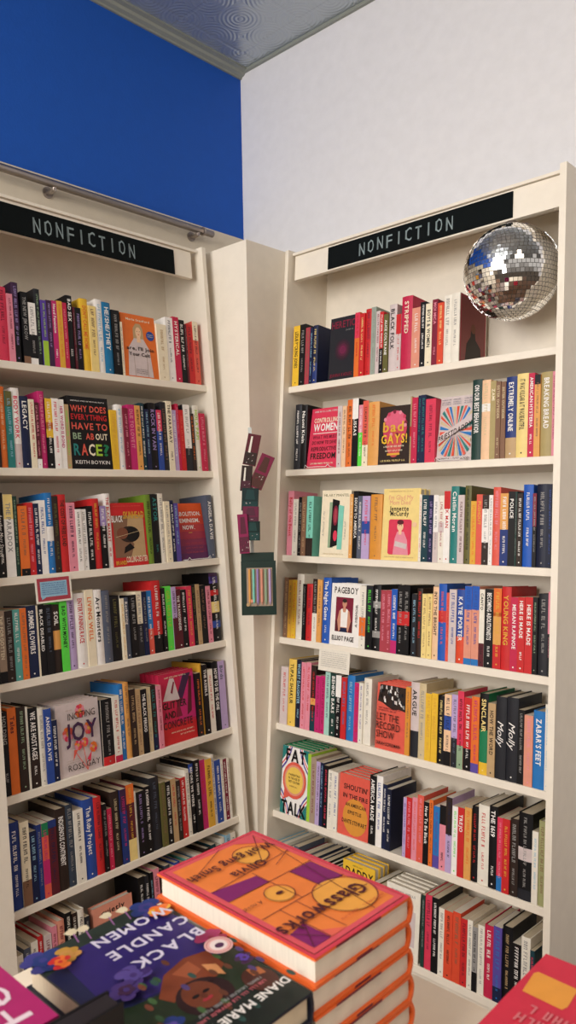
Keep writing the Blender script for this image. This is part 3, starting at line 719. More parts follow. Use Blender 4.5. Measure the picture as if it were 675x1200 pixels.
  (-0.3527, 0.02, 0.2013, 'tan', 'red', '', ''),
  (-0.3326, 0.0178, 0.1898, 'umber', 'grey', '', ''),
  (-0.3148, 0.023, 0.1936, 'red', 'white', '', ''),
  (-0.2918, 0.0183, 0.2134, 'ivory', 'grey', '', 'H'),
  (-0.2736, 0.0193, 0.2275, 'black', 'white', 'BEFORE WE WERE', 't:denim:.12 H'),
  (-0.2543, 0.0255, 0.2345, 'black', 'white', '', ''),
  (-0.2287, 0.0242, 0.2281, 'magenta', 'red', '', ''),
  (-0.2046, 0.028, 0.2245, 'gold', 'umber', '', ''),
  (-0.1766, 0.0151, 0.2321, 'ivory', 'denim', '', 'H'),
  (-0.1615, 0.0251, 0.2104, 'denim', 'white', '', ''),
  (-0.1364, 0.0109, 0.2057, 'ivory', 'grey', '', ''),
  (-0.1255, 0.0183, 0.2053, 'wine', 'white', '', ''),
  (-0.1073, 0.0092, 0.205, 'ivory', 'wine', '', ''),
 ],
 ('R', 0): [
  (0.0601, 0.0308, 0.2193, 'yellow', 'black', 'LESLIE F*CKING JONES', ''),
  (0.0908, 0.028, 0.22, 'black', 'grey', '', ''),
  (0.1189, 0.0202, 0.2046, 'brick', 'brown', '', ''),
  (0.1391, 0.0134, 0.2018, 'navy', 'sky', '', ''),
  (0.1525, 0.0221, 0.2072, 'navy', 'butter', '', 'b:denim_dark:.35 H'),
  (0.2265, 0.1148, 0.2186, 'here', '', '', 'F'),
  (0.3413, 0.02, 0.2184, 'orange', 'red', '', 't:rose:.4'),
  (0.3613, 0.0211, 0.212, 'red', 'butter', '', ''),
  (0.3824, 0.0261, 0.2237, 'red', 'wine', '', 'H'),
  (0.4085, 0.0193, 0.2248, 'sagegrey', 'grey', '', ''),
  (0.4279, 0.0159, 0.2083, 'pinkgrey', 'wine', '', ''),
  (0.4438, 0.0158, 0.2028, 'red', 'white', '', 'b:black:.4'),
  (0.4596, 0.0188, 0.1919, 'olive', 'white', 'ALICE COLTRANE', ''),
  (0.4795, 0.0289, 0.2196, 'pinkgrey', 'black', 'BLACK FOLK', 'H'),
  (0.5085, 0.019, 0.183, 'pinkgrey', 'red', '', 't:red:.35'),
  (0.5275, 0.0406, 0.236, 'crimson', 'cream', 'STRIPPED', 'H'),
  (0.5681, 0.0318, 0.1922, 'salmon', 'white', '', ''),
  (0.5999, 0.0199, 0.2056, 'black', 'white', '', ''),
  (0.6197, 0.0238, 0.1963, 'cream', 'black', 'BOYS & WOMEN', ''),
  (0.6436, 0.0194, 0.205, 'wine', 'pink', 'MOI MICA', ''),
  (0.6629, 0.0215, 0.1909, 'orange_red', 'butter', '', ''),
  (0.6844, 0.0269, 0.2091, 'ivory', 'grey', '', 'H'),
  (0.7114, 0.0271, 0.2114, 'ivory', 'grey', '', 'o:side H'),
 ],
 ('R', 1): [
  (0.0784, 0.0302, 0.2336, 'charcoal', 'white', '', 'H'),
  (0.1085, 0.0277, 0.2293, 'black', 'white', 'Naomi Klein', 'H'),
  (0.1362, 0.1423, 0.2159, 'women', '', '', 'F'),
  (0.2785, 0.02, 0.2095, 'pinkgrey', 'wine', '', ''),
  (0.2985, 0.018, 0.2077, 'peach', 'brown', '', ''),
  (0.3165, 0.0267, 0.2267, 'orange', 'umber', '', 'H'),
  (0.3432, 0.0246, 0.2276, 'black', 'white', 'THE ELISSAS', 't:white:.3'),
  (0.3678, 0.0174, 0.2045, 'green', 'white', '', 't:pink:.45'),
  (0.3852, 0.0232, 0.2164, 'cream', 'umber', '', 't:coral:.68'),
  (0.4084, 0.0422, 0.2097, 'apricot', 'orange', '', 'H'),
  (0.4506, 0.1233, 0.1892, 'gays', '', '', 'F'),
  (0.5739, 0.0054, 0.2114, 'tan', 'umber', '', 'm:red:.45:.6'),
  (0.5793, 0.0216, 0.2067, 'crimson', 'pink', '', ''),
  (0.6009, 0.0115, 0.2115, 'navy', 'teal', '', ''),
  (0.6117, 0.018, 0.2119, 'navy', 'teal', '', ''),
  (0.6296, 0.0361, 0.197, 'rose', 'wine', '', ''),
  (0.6658, 0.1225, 0.2019, 'priest', '', '', 'F'),
  (0.7883, 0.0322, 0.2382, 'pine', 'white', 'ON OUR BEST BEHAVIOR', 'H'),
  (0.8206, 0.0275, 0.2334, 'peach', 'sand', '', 'm:white:.3:.4 H'),
  (0.8481, 0.0183, 0.2275, 'khaki', 'cream', 'ZAMI', ''),
  (0.8664, 0.0154, 0.2236, 'brown', 'sand', 'SISTER OUTSIDER', ''),
  (0.8819, 0.0146, 0.2218, 'brown', 'sand', 'SISTER OUTSIDER', ''),
  (0.8965, 0.0328, 0.2332, 'denim_dark', 'white', 'EXTREMELY ONLINE', 'b:tan:.25 H'),
  (0.9293, 0.0353, 0.2382, 'butter', 'black', 'IT WAS VULGAR & IT WAS BEAUTIFUL', 'H'),
  (0.9645, 0.0189, 0.236, 'crimson', 'white', 'AMERICAN HYSTERIA', ''),
  (0.9835, 0.0175, 0.2294, 'apricot', 'brown', '', 't:black:.12'),
  (1.0009, 0.0337, 0.234, 'khaki', 'white', 'BREAKING BREAD', 'H'),
  (1.0346, 0.0085, 0.2325, 'pink', 'wine', '', ''),
 ],
 ('R', 2): [
  (0.062, 0.0275, 0.2291, 'pink', 'red', 'Belly of the Beast', ''),
  (0.0895, 0.0242, 0.1998, 'ivory', 'grey', '', ''),
  (0.1138, 0.0163, 0.2067, 'black', 'grey', '', ''),
  (0.1301, 0.0219, 0.2085, 'brown', 'tan', '', ''),
  (0.1519, 0.0309, 0.2095, 'aqua', 'black', '', 'b:umber:.3'),
  (0.2142, 0.1292, 0.2284, 'mantel', '', '', 'F'),
  (0.3434, 0.0145, 0.2134, 'apricot', 'cream', '', ''),
  (0.3579, 0.0211, 0.2231, 'black', 'white', 'SOUTH TO AMERICA', ''),
  (0.379, 0.0184, 0.206, 'slate', 'white', '', ''),
  (0.3973, 0.0313, 0.2056, 'lavender', 'rose', '', 'm:denim:.4:.6'),
  (0.4286, 0.046, 0.2103, 'orange_gold', 'brown', '', 'H'),
  (0.4746, 0.1415, 0.2278, 'mccurdy', '', '', 'F'),
  (0.6164, 0.0096, 0.2073, 'ivory', 'red', '', ''),
  (0.626, 0.0238, 0.205, 'teal_dark', 'white', '', ''),
  (0.6498, 0.0188, 0.2046, 'navy', 'lilac', '', ''),
  (0.6686, 0.0178, 0.2043, 'white', 'grey', '', 'b:pinkgrey:.45'),
  (0.6865, 0.0192, 0.2027, 'ivory', 'brick', '', 'm:pinkgrey:.4:.55'),
  (0.7057, 0.0212, 0.2157, 'white', 'red', 'BLACK MAN', 't:red:.25'),
  (0.7269, 0.0262, 0.2297, 'teal', 'white', 'Caitlin Moran', 'H'),
  (0.7531, 0.0214, 0.2029, 'pinkgrey', 'maroon', '', ''),
  (0.7745, 0.0204, 0.2306, 'olive', 'black', '', 'H'),
  (0.7948, 0.018, 0.1847, 'gold', 'orange', '', ''),
  (0.8128, 0.0192, 0.2038, 'coral', 'gold', 'PUSHOUT', ''),
  (0.832, 0.0211, 0.2016, 'umber', 'grey', '', 'm:white:.2:.68'),
  (0.8531, 0.0125, 0.2013, 'white', 'grey', '', ''),
  (0.8656, 0.0227, 0.2238, 'coral', 'pink', '', 'H'),
  (0.8883, 0.0251, 0.2056, 'denim_dark', 'white', '', 't:apricot:.5'),
  (0.9134, 0.0214, 0.2102, 'black', 'white', 'POLICE', ''),
  (0.9348, 0.0053, 0.2099, 'pine', 'grey', '', ''),
  (0.94, 0.0164, 0.2047, 'umber', 'white', '', ''),
  (0.9565, 0.0292, 0.229, 'azure_deep', 'white', '', 'H'),
  (0.9856, 0.0115, 0.204, 'black', 'grey', '', 't:wine:.45'),
  (0.9972, 0.0328, 0.2291, 'navy_dark', 'grey', '', 'H'),
  (1.0299, 0.0106, 0.2285, 'navy_dark', 'denim', '', ''),
 ],
 ('R', 3): [
  (0.0597, 0.0203, 0.212, 'brown', 'tan', '', ''),
  (0.08, 0.0171, 0.2042, 'gold', 'brown', '', ''),
  (0.0971, 0.0199, 0.2053, 'yellow', 'orange', '', ''),
  (0.1171, 0.0324, 0.2273, 'ivory', 'wine', '', 'H'),
  (0.1495, 0.0165, 0.1938, 'black', 'grey', '', ''),
  (0.166, 0.0297, 0.1952, 'red', 'wine', '', 'H'),
  (0.1958, 0.0208, 0.2147, 'ivory', 'grey', '', 't:umber:.55'),
  (0.2166, 0.0215, 0.2124, 'apricot', 'brown', '', ''),
  (0.2381, 0.0342, 0.2211, 'azure_deep', 'white', 'The Night Game', 'H'),
  (0.2723, 0.1265, 0.2048, 'pageboy', '', '', 'F'),
  (0.3988, 0.0255, 0.2028, 'ivory', 'grey', '', 'm:orange:.5:.8'),
  (0.4243, 0.0268, 0.2058, 'charcoal', 'green', '', 'b:black:.3'),
  (0.451, 0.0305, 0.2096, 'black', 'white', '', 'm:grey:.7:.8 m:grey:.25:.35 H'),
  (0.4815, 0.0211, 0.1947, 'brick', 'pink', '', ''),
  (0.5026, 0.0217, 0.1961, 'brick', 'pink', '', ''),
  (0.5243, 0.0222, 0.2009, 'azure_deep', 'white', '', 'b:magenta:.2'),
  (0.5465, 0.0227, 0.2154, 'black', 'grey', '', 'm:red:.38:.58'),
  (0.5692, 0.0239, 0.2169, 'black', 'grey', '', 'm:red:.38:.58'),
  (0.5993, 0.0185, 0.1912, 'charcoal', 'sky', '', ''),
  (0.6178, 0.0199, 0.2095, 'umber', 'red', '', 'H'),
  (0.6377, 0.0173, 0.1939, 'butter', 'brown', '', ''),
  (0.6551, 0.0179, 0.1952, 'butter', 'brown', '', ''),
  (0.673, 0.0208, 0.2178, 'peach', 'umber', 'INTO THE BRIGHT', 'H'),
  (0.6938, 0.0274, 0.228, 'azure_deep', 'coral', '', 'm:red:.35:.5 H'),
  (0.7212, 0.0105, 0.2029, 'coral', 'red', '', ''),
  (0.7317, 0.0246, 0.2139, 'pinkgrey', 'denim', '', ''),
  (0.7563, 0.0271, 0.2156, 'orange_red', 'white', 'KATIE PORTER', 't:denim:.64 H'),
  (0.7834, 0.0238, 0.227, 'salmon', 'denim', '', 't:azure_deep:.3 b:azure:.08'),
  (0.8072, 0.0235, 0.2285, 'salmon', 'denim', '', 't:azure_deep:.3 b:azure:.08'),
  (0.8307, 0.0168, 0.2203, 'ivory', 'black', 'CANTO', 'b:maroon:.3'),
  (0.8475, 0.0277, 0.223, 'black', 'white', 'BECOMING ABOLITIONISTS', ''),
  (0.8752, 0.0245, 0.2266, 'red', 'gold', '', 't:orange:.35 m:apricot:.3:.7'),
  (0.8997, 0.0281, 0.2327, 'red', 'gold', 'YOUNG KING', 'H'),
  (0.9278, 0.0218, 0.2054, 'crimson', 'white', 'MEGAN RAPINOE', ''),
  (0.9496, 0.0208, 0.207, 'red', 'white', 'HERE IS MADE', ''),
  (0.9704, 0.0224, 0.2086, 'red', 'white', 'HERE IS MADE', ''),
  (0.9929, 0.0146, 0.2099, 'black', 'sage', '', ''),
  (1.0074, 0.0294, 0.2205, 'charcoal', 'grey', '', 'H'),
  (1.0368, 0.0062, 0.2278, 'black', 'pink', '', 't:pink:.5'),
 ],
 ('R', 4): [
  (0.0584, 0.0354, 0.1998, 'pinkgrey', 'red', '', ''),
  (0.0938, 0.0358, 0.2308, 'butter_deep', 'black', 'TUPAC SHAKUR', 'H'),
  (0.1296, 0.0262, 0.231, 'navy_dark', 'sky', 'WORST DAUGHTER', 'H'),
  (0.1558, 0.0219, 0.2268, 'pink', 'red', '', ''),
  (0.1777, 0.0216, 0.2296, 'pink', 'red', '', ''),
  (0.1993, 0.0224, 0.2215, 'umber', 'red', '', 'b:teal_dark:.3 m:apricot:.5:.6'),
  (0.2217, 0.0221, 0.1897, 'magenta', 'wine', '', ''),
  (0.2438, 0.0209, 0.1928, 'magenta', 'wine', '', ''),
  (0.2647, 0.0216, 0.2087, 'mint', 'slate', '', ''),
  (0.2863, 0.0251, 0.2084, 'pine', 'white', 'BEHIND BARS', ''),
  (0.3114, 0.0229, 0.2047, 'black', 'white', '', 't:white:.35'),
  (0.3343, 0.0226, 0.2009, 'red', 'blue', '', ''),
  (0.3569, 0.0312, 0.2118, 'azure', 'sky', '', 'H'),
  (0.3881, 0.0202, 0.1912, 'magenta', 'red', '', ''),
  (0.4083, 0.0165, 0.1939, 'ivory', 'purple', '', ''),
  (0.4249, 0.0301, 0.2111, 'ivory', 'grey', '', 'H'),
  (0.4745, 0.1143, 0.2044, 'record', '', '', 'F'),
  (0.5888, 0.0173, 0.2077, 'orange_gold', 'brown', '', ''),
  (0.6045, 0.0304, 0.2255, 'pinkgrey', 'black', 'ARGUE', 'b:charcoal:.35 H'),
  (0.6349, 0.0251, 0.2263, 'sand', 'grey', '', 'H'),
  (0.66, 0.0209, 0.2, 'yellow', 'gold', 'EARLY MADNESS', ''),
  (0.681, 0.0214, 0.2034, 'yellow', 'gold', 'EARLY MADNESS', ''),
  (0.7024, 0.0227, 0.2003, 'black', 'butter', '', 'H'),
  (0.7251, 0.0238, 0.2073, 'peach', 'navy', '', 'm:denim:.3:.5 b:black:.2'),
  (0.7489, 0.0206, 0.2108, 'charcoal', 'slate', '', 't:lavender:.6'),
  (0.7695, 0.0203, 0.2237, 'rose', 'black', '', 'b:sage:.3'),
  (0.7898, 0.0251, 0.2082, 'red', 'white', '', 'b:black:.3'),
  (0.8149, 0.0247, 0.2154, 'orange', 'magenta', '', 'b:violet:.12'),
  (0.8396, 0.0277, 0.229, 'green_dark', 'butter', 'SINCLAIR', 't:black:.45 b:yellow:.15 H'),
  (0.8673, 0.0232, 0.2051, 'tan', 'umber', 'HOW THE WORD', ''),
  (0.8905, 0.0322, 0.2282, 'charcoal', 'white', 'Molly', 'o:script H'),
  (0.9227, 0.0341, 0.2305, 'charcoal', 'white', 'Molly', 'o:script H'),
  (0.9568, 0.0194, 0.2017, 'black', 'grey', '', ''),
  (0.9762, 0.0254, 0.1906, 'salmon', 'pink', '', ''),
  (1.0016, 0.0331, 0.2076, 'azure', 'white', "ZABAR'S FEET", 'H'),
  (1.0347, 0.0105, 0.229, 'ivory', 'sky', '', ''),
 ],
 ('R', 5): [
  (0.0748, 0.1246, 0.2309, 'fat', '', '', 'F'),
  (0.1994, 0.0146, 0.2261, 'lime', 'green', '', ''),
  (0.214, 0.0238, 0.2174, 'taupe', 'wine', '', ''),
  (0.2378, 0.0185, 0.2093, 'lavender', 'plum', '', ''),
  (0.2562, 0.015, 0.2098, 'navy', 'sky', '', ''),
  (0.2712, 0.0206, 0.2043, 'black', 'rose', '', ''),
  (0.2919, 0.0204, 0.1933, 'ivory', 'grey', '', ''),
  (0.3123, 0.0218, 0.1919, 'ivory', 'denim', '', ''),
  (0.3341, 0.1263, 0.1935, 'shoutin', '', '', 'F'),
  (0.4604, 0.0275, 0.2142, 'black', 'white', 'AMERICA MADE', 'H'),
  (0.4879, 0.0242, 0.2201, 'white', 'denim', '', 'H'),
  (0.512, 0.0159, 0.1984, 'navy', 'white', '', ''),
  (0.5279, 0.0179, 0.1879, 'navy_dark', 'white', '', ''),
  (0.591, 0.0125, 0.1775, 'lavender', 'violet', '', ''),
  (0.6034, 0.0197, 0.1815, 'red', 'pink', '', ''),
  (0.6232, 0.0187, 0.1863, 'pink', 'coral', '', ''),
  (0.6419, 0.0225, 0.1982, 'coral', 'pink', '', ''),
  (0.6644, 0.0198, 0.1833, 'black', 'white', 'How To Be Black', ''),
  (0.6842, 0.0134, 0.1941, 'orange', 'umber', '', ''),
  (0.6976, 0.021, 0.1785, 'azure', 'violet', '', 'b:violet:.2'),
  (0.7186, 0.0215, 0.1873, 'pink', 'black', 'SLUTS', 't:black:.3'),
  (0.7401, 0.0205, 0.2156, 'lavender', 'navy', '', 't:umber:.5'),
  (0.7606, 0.0195, 0.1945, 'white', 'green', '', ''),
  (0.78, 0.0214, 0.1965, 'red', 'white', 'TREJO', ''),
  (0.8015, 0.0219, 0.2021, 'apricot', 'orange', '', ''),
  (0.8234, 0.0202, 0.2107, 'black', 'red', '', 'H'),
  (0.8435, 0.034, 0.2208, 'ivory', 'red', '', 'H'),
  (0.8775, 0.0257, 0.2252, 'black', 'white', 'THE 1619', 'H'),
  (0.9032, 0.0171, 0.1996, 'rose', 'pink', '', 'b:azure:.2'),
  (0.9203, 0.0217, 0.2016, 'red', 'gold', '', ''),
  (0.942, 0.024, 0.2077, 'umber', 'grey', '', 'H'),
  (0.966, 0.0405, 0.2315, 'black', 'grey', '', 'm:pinkgrey:.4:.55 b:charcoal:.12 H'),
  (1.0065, 0.0173, 0.1909, 'ivory', 'sky', '', 'o:edge'),
  (1.0238, 0.0196, 0.223, 'olive_light', 'brown', '', 'H'),
 ],
 ('R', 6): [
  (0.6662, 0.0119, 0.2086, 'pine', 'grey', '', ''),
  (0.6781, 0.0244, 0.2146, 'rose', 'wine', '', 'H'),
  (0.7025, 0.0223, 0.2147, 'black', 'white', '', ''),
  (0.7248, 0.0203, 0.1915, 'ivory', 'grey', '', ''),
  (0.745, 0.0278, 0.1922, 'orange_red', 'umber', '', ''),
  (0.7728, 0.0256, 0.1977, 'orange_red', 'brown', '', ''),
  (0.7985, 0.0211, 0.1872, 'red', 'maroon', '', ''),
  (0.8195, 0.0167, 0.1902, 'ivory', 'grey', '', ''),
  (0.8362, 0.0165, 0.1777, 'grey', 'black', '', 'b:black:.3'),
  (0.8526, 0.0204, 0.1879, 'ivory', 'grey', '', ''),
  (0.873, 0.0281, 0.1966, 'crimson', 'white', '', 'H'),
  (0.9011, 0.0253, 0.2026, 'violet', 'azure', '', 'b:navy:.2'),
  (0.9264, 0.0295, 0.2124, 'black', 'tan', '', 'H'),
  (0.9559, 0.0252, 0.1764, 'black', 'white', '', ''),
  (0.981, 0.0262, 0.2035, 'ivory', 'grey', '', 'H'),
  (1.0073, 0.0126, 0.176, 'teal_dark', 'rose', '', ''),
 ],
}


USED = {}
def uniq(lab, extras):
    for e in [''] + extras:
        l = lab + e
        if len(l.split()) <= 16 and l not in USED: USED[l] = 1; return l
    USED[lab] = 1; return lab
def phrase(nm): return PAL[nm][1] if nm in PAL else FACE[nm][0] and PAL[FACE[nm][0]][1]
BANDW = {'t': 'top', 'b': 'foot', 'm': 'middle'}
def build_row(case, i, rows):
    w0 = SH[case][i]; n = len(rows); grp = 'books along the %s shelf of the %s bookcase' % (ORD[i], SIDE[case])
    where = '%s bookcase %s shelf' % (SIDE[case], ORD[i])
    for k, (u, t, h, cov, tx, title, ops) in enumerate(rows):
        opts = ops.split(); r = hsh(case, i, k)
        if 'F' in opts:
            looks = FACE[cov][4]; ncop = FACE[cov][3]; th = .026 if ncop < 3 else .024
            lean = math.radians(LEAN.get(cov, 2)); y0 = .006 if cov not in LEAN else .012
            for q in range(ncop):
                if y0 + q*(th+.001) + th > .165: break
                M = MC[case] @ Matrix.Translation((u + .001 + r.uniform(0, .002)*(q > 0), y0 + q*(th+.0012), w0 + .0003)) @ Matrix.Rotation(-lean, 4, 'X')
                if q == 0: lab = '%s, facing out on the %s shelf' % (looks, ORD[i])
                else: lab = 'spare copy standing behind the %s cover facing out, %s' % (PAL[FACE[cov][0]][1], where)
                if len(lab.split()) > 16: lab = lab.replace(', facing out on the', ',')
                face_book(M, t - .002, h / math.cos(lean), th, cov, lab, grp if q == 0 else 'spare copies behind face-out books', art=(q == 0))
            if cov in ('abol', 'women', 'priest'):
                easel(MC[case] @ Matrix.Translation((u, 0, w0 + .0006)), t, 'white wire easel under the %s face-out book, %s' % (PAL[FACE[cov][0]][1], where))
            continue
        hard = 'H' in opts
        D = (.152 if hard else .135) + r.uniform(-.008, .006)
        ins = .003 + r.uniform(0, .003) + (0.0035 if hard else 0)
        if 'o:side' in opts: D = .165
        bits = []
        for o in opts:
            a = o.split(':')
            if a[0] in BANDW: bits.append('%s %s' % (PAL[a[1]][1], BANDW[a[0]]))
        nb = lambda j: None if j < 0 or j >= n else PAL[rows[j][3]][1] if rows[j][3] in PAL else PAL[FACE[rows[j][3]][0]][1] + ' face-out'
        L_, R_ = nb(k-1), nb(k+1)
        head = PAL[cov][1] + ' ' + ('hardback' if hard else 'paperback')
        detail = (' with ' + bits[0]) if bits else ', ' + PAL[tx][1] + ' lettering'
        if L_ and R_: pos = ', between %s and %s' % (L_, R_)
        elif L_: pos = ', last after %s' % L_
        else: pos = ', first before %s' % R_
        lab = head + detail + pos + ', ' + where
        if len(lab.split()) > 16: lab = head + pos + ', ' + where
        size = 'thick ' if t > .026 else ('slim ' if t < .013 else '')
        if lab in USED:
            alt = size + lab
            if size and alt not in USED and len(alt.split()) <= 16: lab = alt
            else:
                for cand in (head + pos + ', nearer the corner, ' + where, head + detail + pos + ', shorter one, ' + where, '%s %s, book %s of the shelf from the left, %s' % (PAL[tx][1], head, k+1, where)):
                    if len(cand.split()) <= 16 and cand not in USED: lab = cand; break
        USED[lab] = 1
        M = MC[case] @ Matrix.Translation((u + .0002, ins, w0 + .0003))
        o = spine_book(M, t, h, D, cov, tx, title, opts, hard, lab, grp, (case, i, k))
        if 'o:side' in opts:
            c = MB(); a = Art(c, D-.01, h, 0)
            # picture on the outward side cover
            a.rect(.0, .0, 1, 1, 'brick'); a.rect(.04,.03,.96,.97,'8a4a48'); a.poly([(.2,.02),(.25,.3),(.4,.42),(.42,.55),(.55,.58),(.6,.4),(.8,.3),(.85,.02)],'umber'); a.ell(.5,.55,.09,.07,'skin_dark')
            ob = c.build('cover_picture', o, Matrix.Translation((t - .0002, .004, 0)) @ Matrix.Rotation(PI/2, 4, 'Z'))
for (case, i), rows in ROWS.items(): build_row(case, i, rows)

# bottom shelf, mostly tops: metric lists (u, width, height, cover, text)
R7 = [(.056,.022,.190,'sky','navy'),(.079,.014,.182,'umber','grey'),(.094,.018,.196,'ivory','brown'),(.113,.016,.178,'charcoal','grey'),(.130,.02,.196,'grey','rose'),(.151,.022,.203,'slate','pink'),
      (.174,.018,.185,'wine','pink'),(.200,.017,.192,'grey','white'),(.218,.017,.190,'slate','white'),(.236,.018,.194,'slate_dark','white'),(.255,.02,.190,'navy','white'),(.276,.02,.188,'pine','white'),(.297,.018,.186,'black','lime'),(.316,.016,.180,'umber','gold'),(.333,.018,.186,'charcoal','sand')]
L7 = [(-.90,.02,.18,'ivory','grey'),(-.878,.018,.19,'slate','white'),(-.858,.02,.20,'ivory','umber'),(-.836,.016,.205,'red','white'),(-.818,.022,.20,'pinkgrey','wine'),(-.794,.016,.215,'pink','wine'),(-.776,.022,.222,'salmon','wine'),(-.752,.02,.235,'black','ivory'),(-.73,.017,.225,'umber','ivory'),(-.711,.02,.228,'ivory','umber'),(-.690,.016,.20,'charcoal','grey'),
      (-.50,.022,.24,'black','white'),(-.476,.018,.236,'charcoal','white'),(-.456,.012,.24,'black','sky'),(-.442,.022,.245,'pink','wine'),(-.418,.018,.235,'umber','cream'),(-.398,.02,.24,'slate_dark','white'),(-.376,.016,.23,'ivory','navy'),(-.358,.022,.235,'denim','white'),(-.334,.02,.225,'navy','white'),(-.312,.018,.232,'seafoam','white'),(-.292,.02,.222,'azure','white'),(-.27,.02,.228,'ivory','red'),(-.248,.018,.222,'black','white'),(-.228,.022,.235,'umber','sand'),(-.204,.02,.24,'teal_dark','white'),(-.182,.02,.23,'charcoal','sky'),(-.160,.022,.245,'ivory','slate'),(-.136,.02,.25,'sky','navy'),(-.114,.022,.25,'ivory','navy')]
build_row('L', 6, [(u, w, h, c, t, '', 'H' if k % 3 == 0 else '') for k, (u, w, h, c, t) in enumerate(L7) if u < -.66] + [(-.660,.140,.205,'quiet','','','F')] + [(u, w, h, c, t, '', 'H' if k % 3 == 0 else '') for k, (u, w, h, c, t) in enumerate(L7) if u > -.66])
build_row('R', 6, [(u, w, h, c, t, '', 'H' if k % 2 == 0 else '') for k, (u, w, h, c, t) in enumerate(R7)] + [(.358,.130,.220,'daddy','','','F'), (.49,.02,.19,'olive','sand','',''), (.511,.018,.186,'tan','umber','','')] + [(.533,.125,.204,'audre','','','F')])

# ------------------------------------------------------------------ shelf cards
def card(case, u, w, W, H, name, label, frame):
    root = empty(name, MC[case] @ Matrix.Translation((u, -.006, w)) @ Matrix.Rotation(math.radians(-3), 4, 'X'), label, 'shelf card', 'printed cards hung on shelf edges')
    s = MB(); s.box((0, 0, 0), (W, .0012, H), 'ivory'); a = Art(s, W, H, -.0001)
    if frame:
        a.rect(.05,.07,.95,.93,'brick'); a.rect(.13,.22,.87,.80,'sky'); a.poly([(.15,.22),(.15,.12),(.28,.22)],'sky')
        for k in range(6): a.small(.17,.84,.70-.08*k,.04,'denim',k)
    else:
        for k in range(8): a.small(.08,.92,.84-.09*k,.035,'grey',k)
    s.build('printed_card', root)
    s = MB(); s.box((0, -.0006, 0), (W, -.0001, H), 'clear_sleeve')
    h = MB(); h.box((W*.3, .0013, H*.55), (W*.7, .0045, H*1.0), 'clear_sleeve'); h.build('card_holder', root)
card('L', -.780, -.288, .115, .076, 'shelf_card', 'small card with pink frame and blue speech bubble on left bookcase shelf edge', True)
card('R', .239, -.584, .132, .073, 'shelf_card', 'small white printed card below the white face-out memoir, right bookcase', False)

# ------------------------------------------------------------------ disco ball
BC = Vector((.897, .205, .640)); BR = .1365
root = empty('disco_ball', Matrix.Translation(BC), 'mirrored disco ball hanging under the valance in the top bay of the right bookcase', 'disco ball')
s = MB(); s.smooth = True
N = 24
for i in range(N):
    for j in range(48):
        f = lambda a, c_: (BR*.985*math.sin(PI*a/N)*math.cos(2*PI*c_/48), BR*.985*math.sin(PI*a/N)*math.sin(2*PI*c_/48), BR*.985*math.cos(PI*a/N))
        s.poly([f(i, j), f(i+1, j), f(i+1, j+1), f(i, j+1)] if 0 < i < N-1 else ([f(0, 0), f(1, j), f(1, j+1)] if i == 0 else [f(i, j), f(N, 0), f(i, j+1)]), 'ball_core')
s.build('ball_core', root)
s = MB(); R_ = hsh('ball'); tile = .0118; rows_ = int(PI*BR/tile)
for i in range(rows_):
    th = PI*(i+.5)/rows_; n = max(3, int(2*PI*BR*math.sin(th)/tile))
    for j in range(n):
        ph = 2*PI*(j + .5*(i % 2))/n; nrm = Vector((math.sin(th)*math.cos(ph), math.sin(th)*math.sin(ph), math.cos(th)))
        jit = Vector((R_.gauss(0, .03), R_.gauss(0, .03), R_.gauss(0, .03))); nn = (nrm + jit).normalized()
        e = Vector((-math.sin(ph), math.cos(ph), 0)); e = (e - nn*e.dot(nn)).normalized(); f = nn.cross(e)
        hs = tile*.45; c0 = nrm*BR
        top = [c0 + e*a*hs + f*b_*hs for a, b_ in ((-1,-1),(1,-1),(1,1),(-1,1))]; bot = [p - nrm*.002 for p in top]
        s.poly(top, 'mirror')
        for a in range(4): s.poly([bot[a], bot[(a+1) % 4], top[(a+1) % 4], top[a]], 'mirror')
s.build('mirror_tiles', root)
s = MB(); s.smooth = True; s.tube([(0, 0, BR-.004), (0, 0, BR+.008)], .016, 'metal_rail', 16); s.build('hanging_cap', root)
s = MB(); s.tube([(0, 0, BR+.007), (0, 0, .886-BC.z)], .0012, 'metal_rail', 6); s.build('cord', root)

# ------------------------------------------------------------------ packs hung on the corner column
def facing(P):   # frame at P turned to the room (45 degrees between the two walls)
    return Matrix.Translation(P) @ Matrix.Rotation(math.radians(43), 4, 'Z')
pk = [ # dx, z, w, h, tilt, colour, second, look
 (-.004, .112, .044, .105, 12, 'maroon', 'umber', 'dark maroon pack with a white strip, topmost on the column'),
 (.014, .036, .046, .118, 24, '7a2040', '4e2c26', 'crimson pack tilting right, second down on the column'),
 (-.018, .026, .036, .085, 6, 'umber', '4a2430', 'dark pack holding a white tube, left side of the column string'),
 (-.004, -.040, .056, .076, 3, '142a2a', '1c3c3c', 'dark green foil pack, middle of the column string'),
 (-.002, -.085, .054, .060, 2, '6a2440', '54283a', 'wine red pack below the dark green one'),
 (.004, -.138, .050, .064, 1, '122824', '20403e', 'dark green square pack just above the pen box'),
 (-.022, -.180, .034, .130, -3, '8a2450', '5c2438', 'long crimson pack hanging beside the pen box top'),
]
cs = empty('clip_strip', facing((.088, -.076, -.20)), 'thin clear clip strip hanging on the corner column', 'clip strip')
s = MB(); s.box((-.006, 0, 0), (.006, .001, .44), 'clear_sleeve'); s.build('strip', cs)
ck = MB(); ck.tube([(0, .001, .40), (0, .012, .415), (0, .014, .43)], .003, 'metal_rail', 6); ck.build('hook', cs)
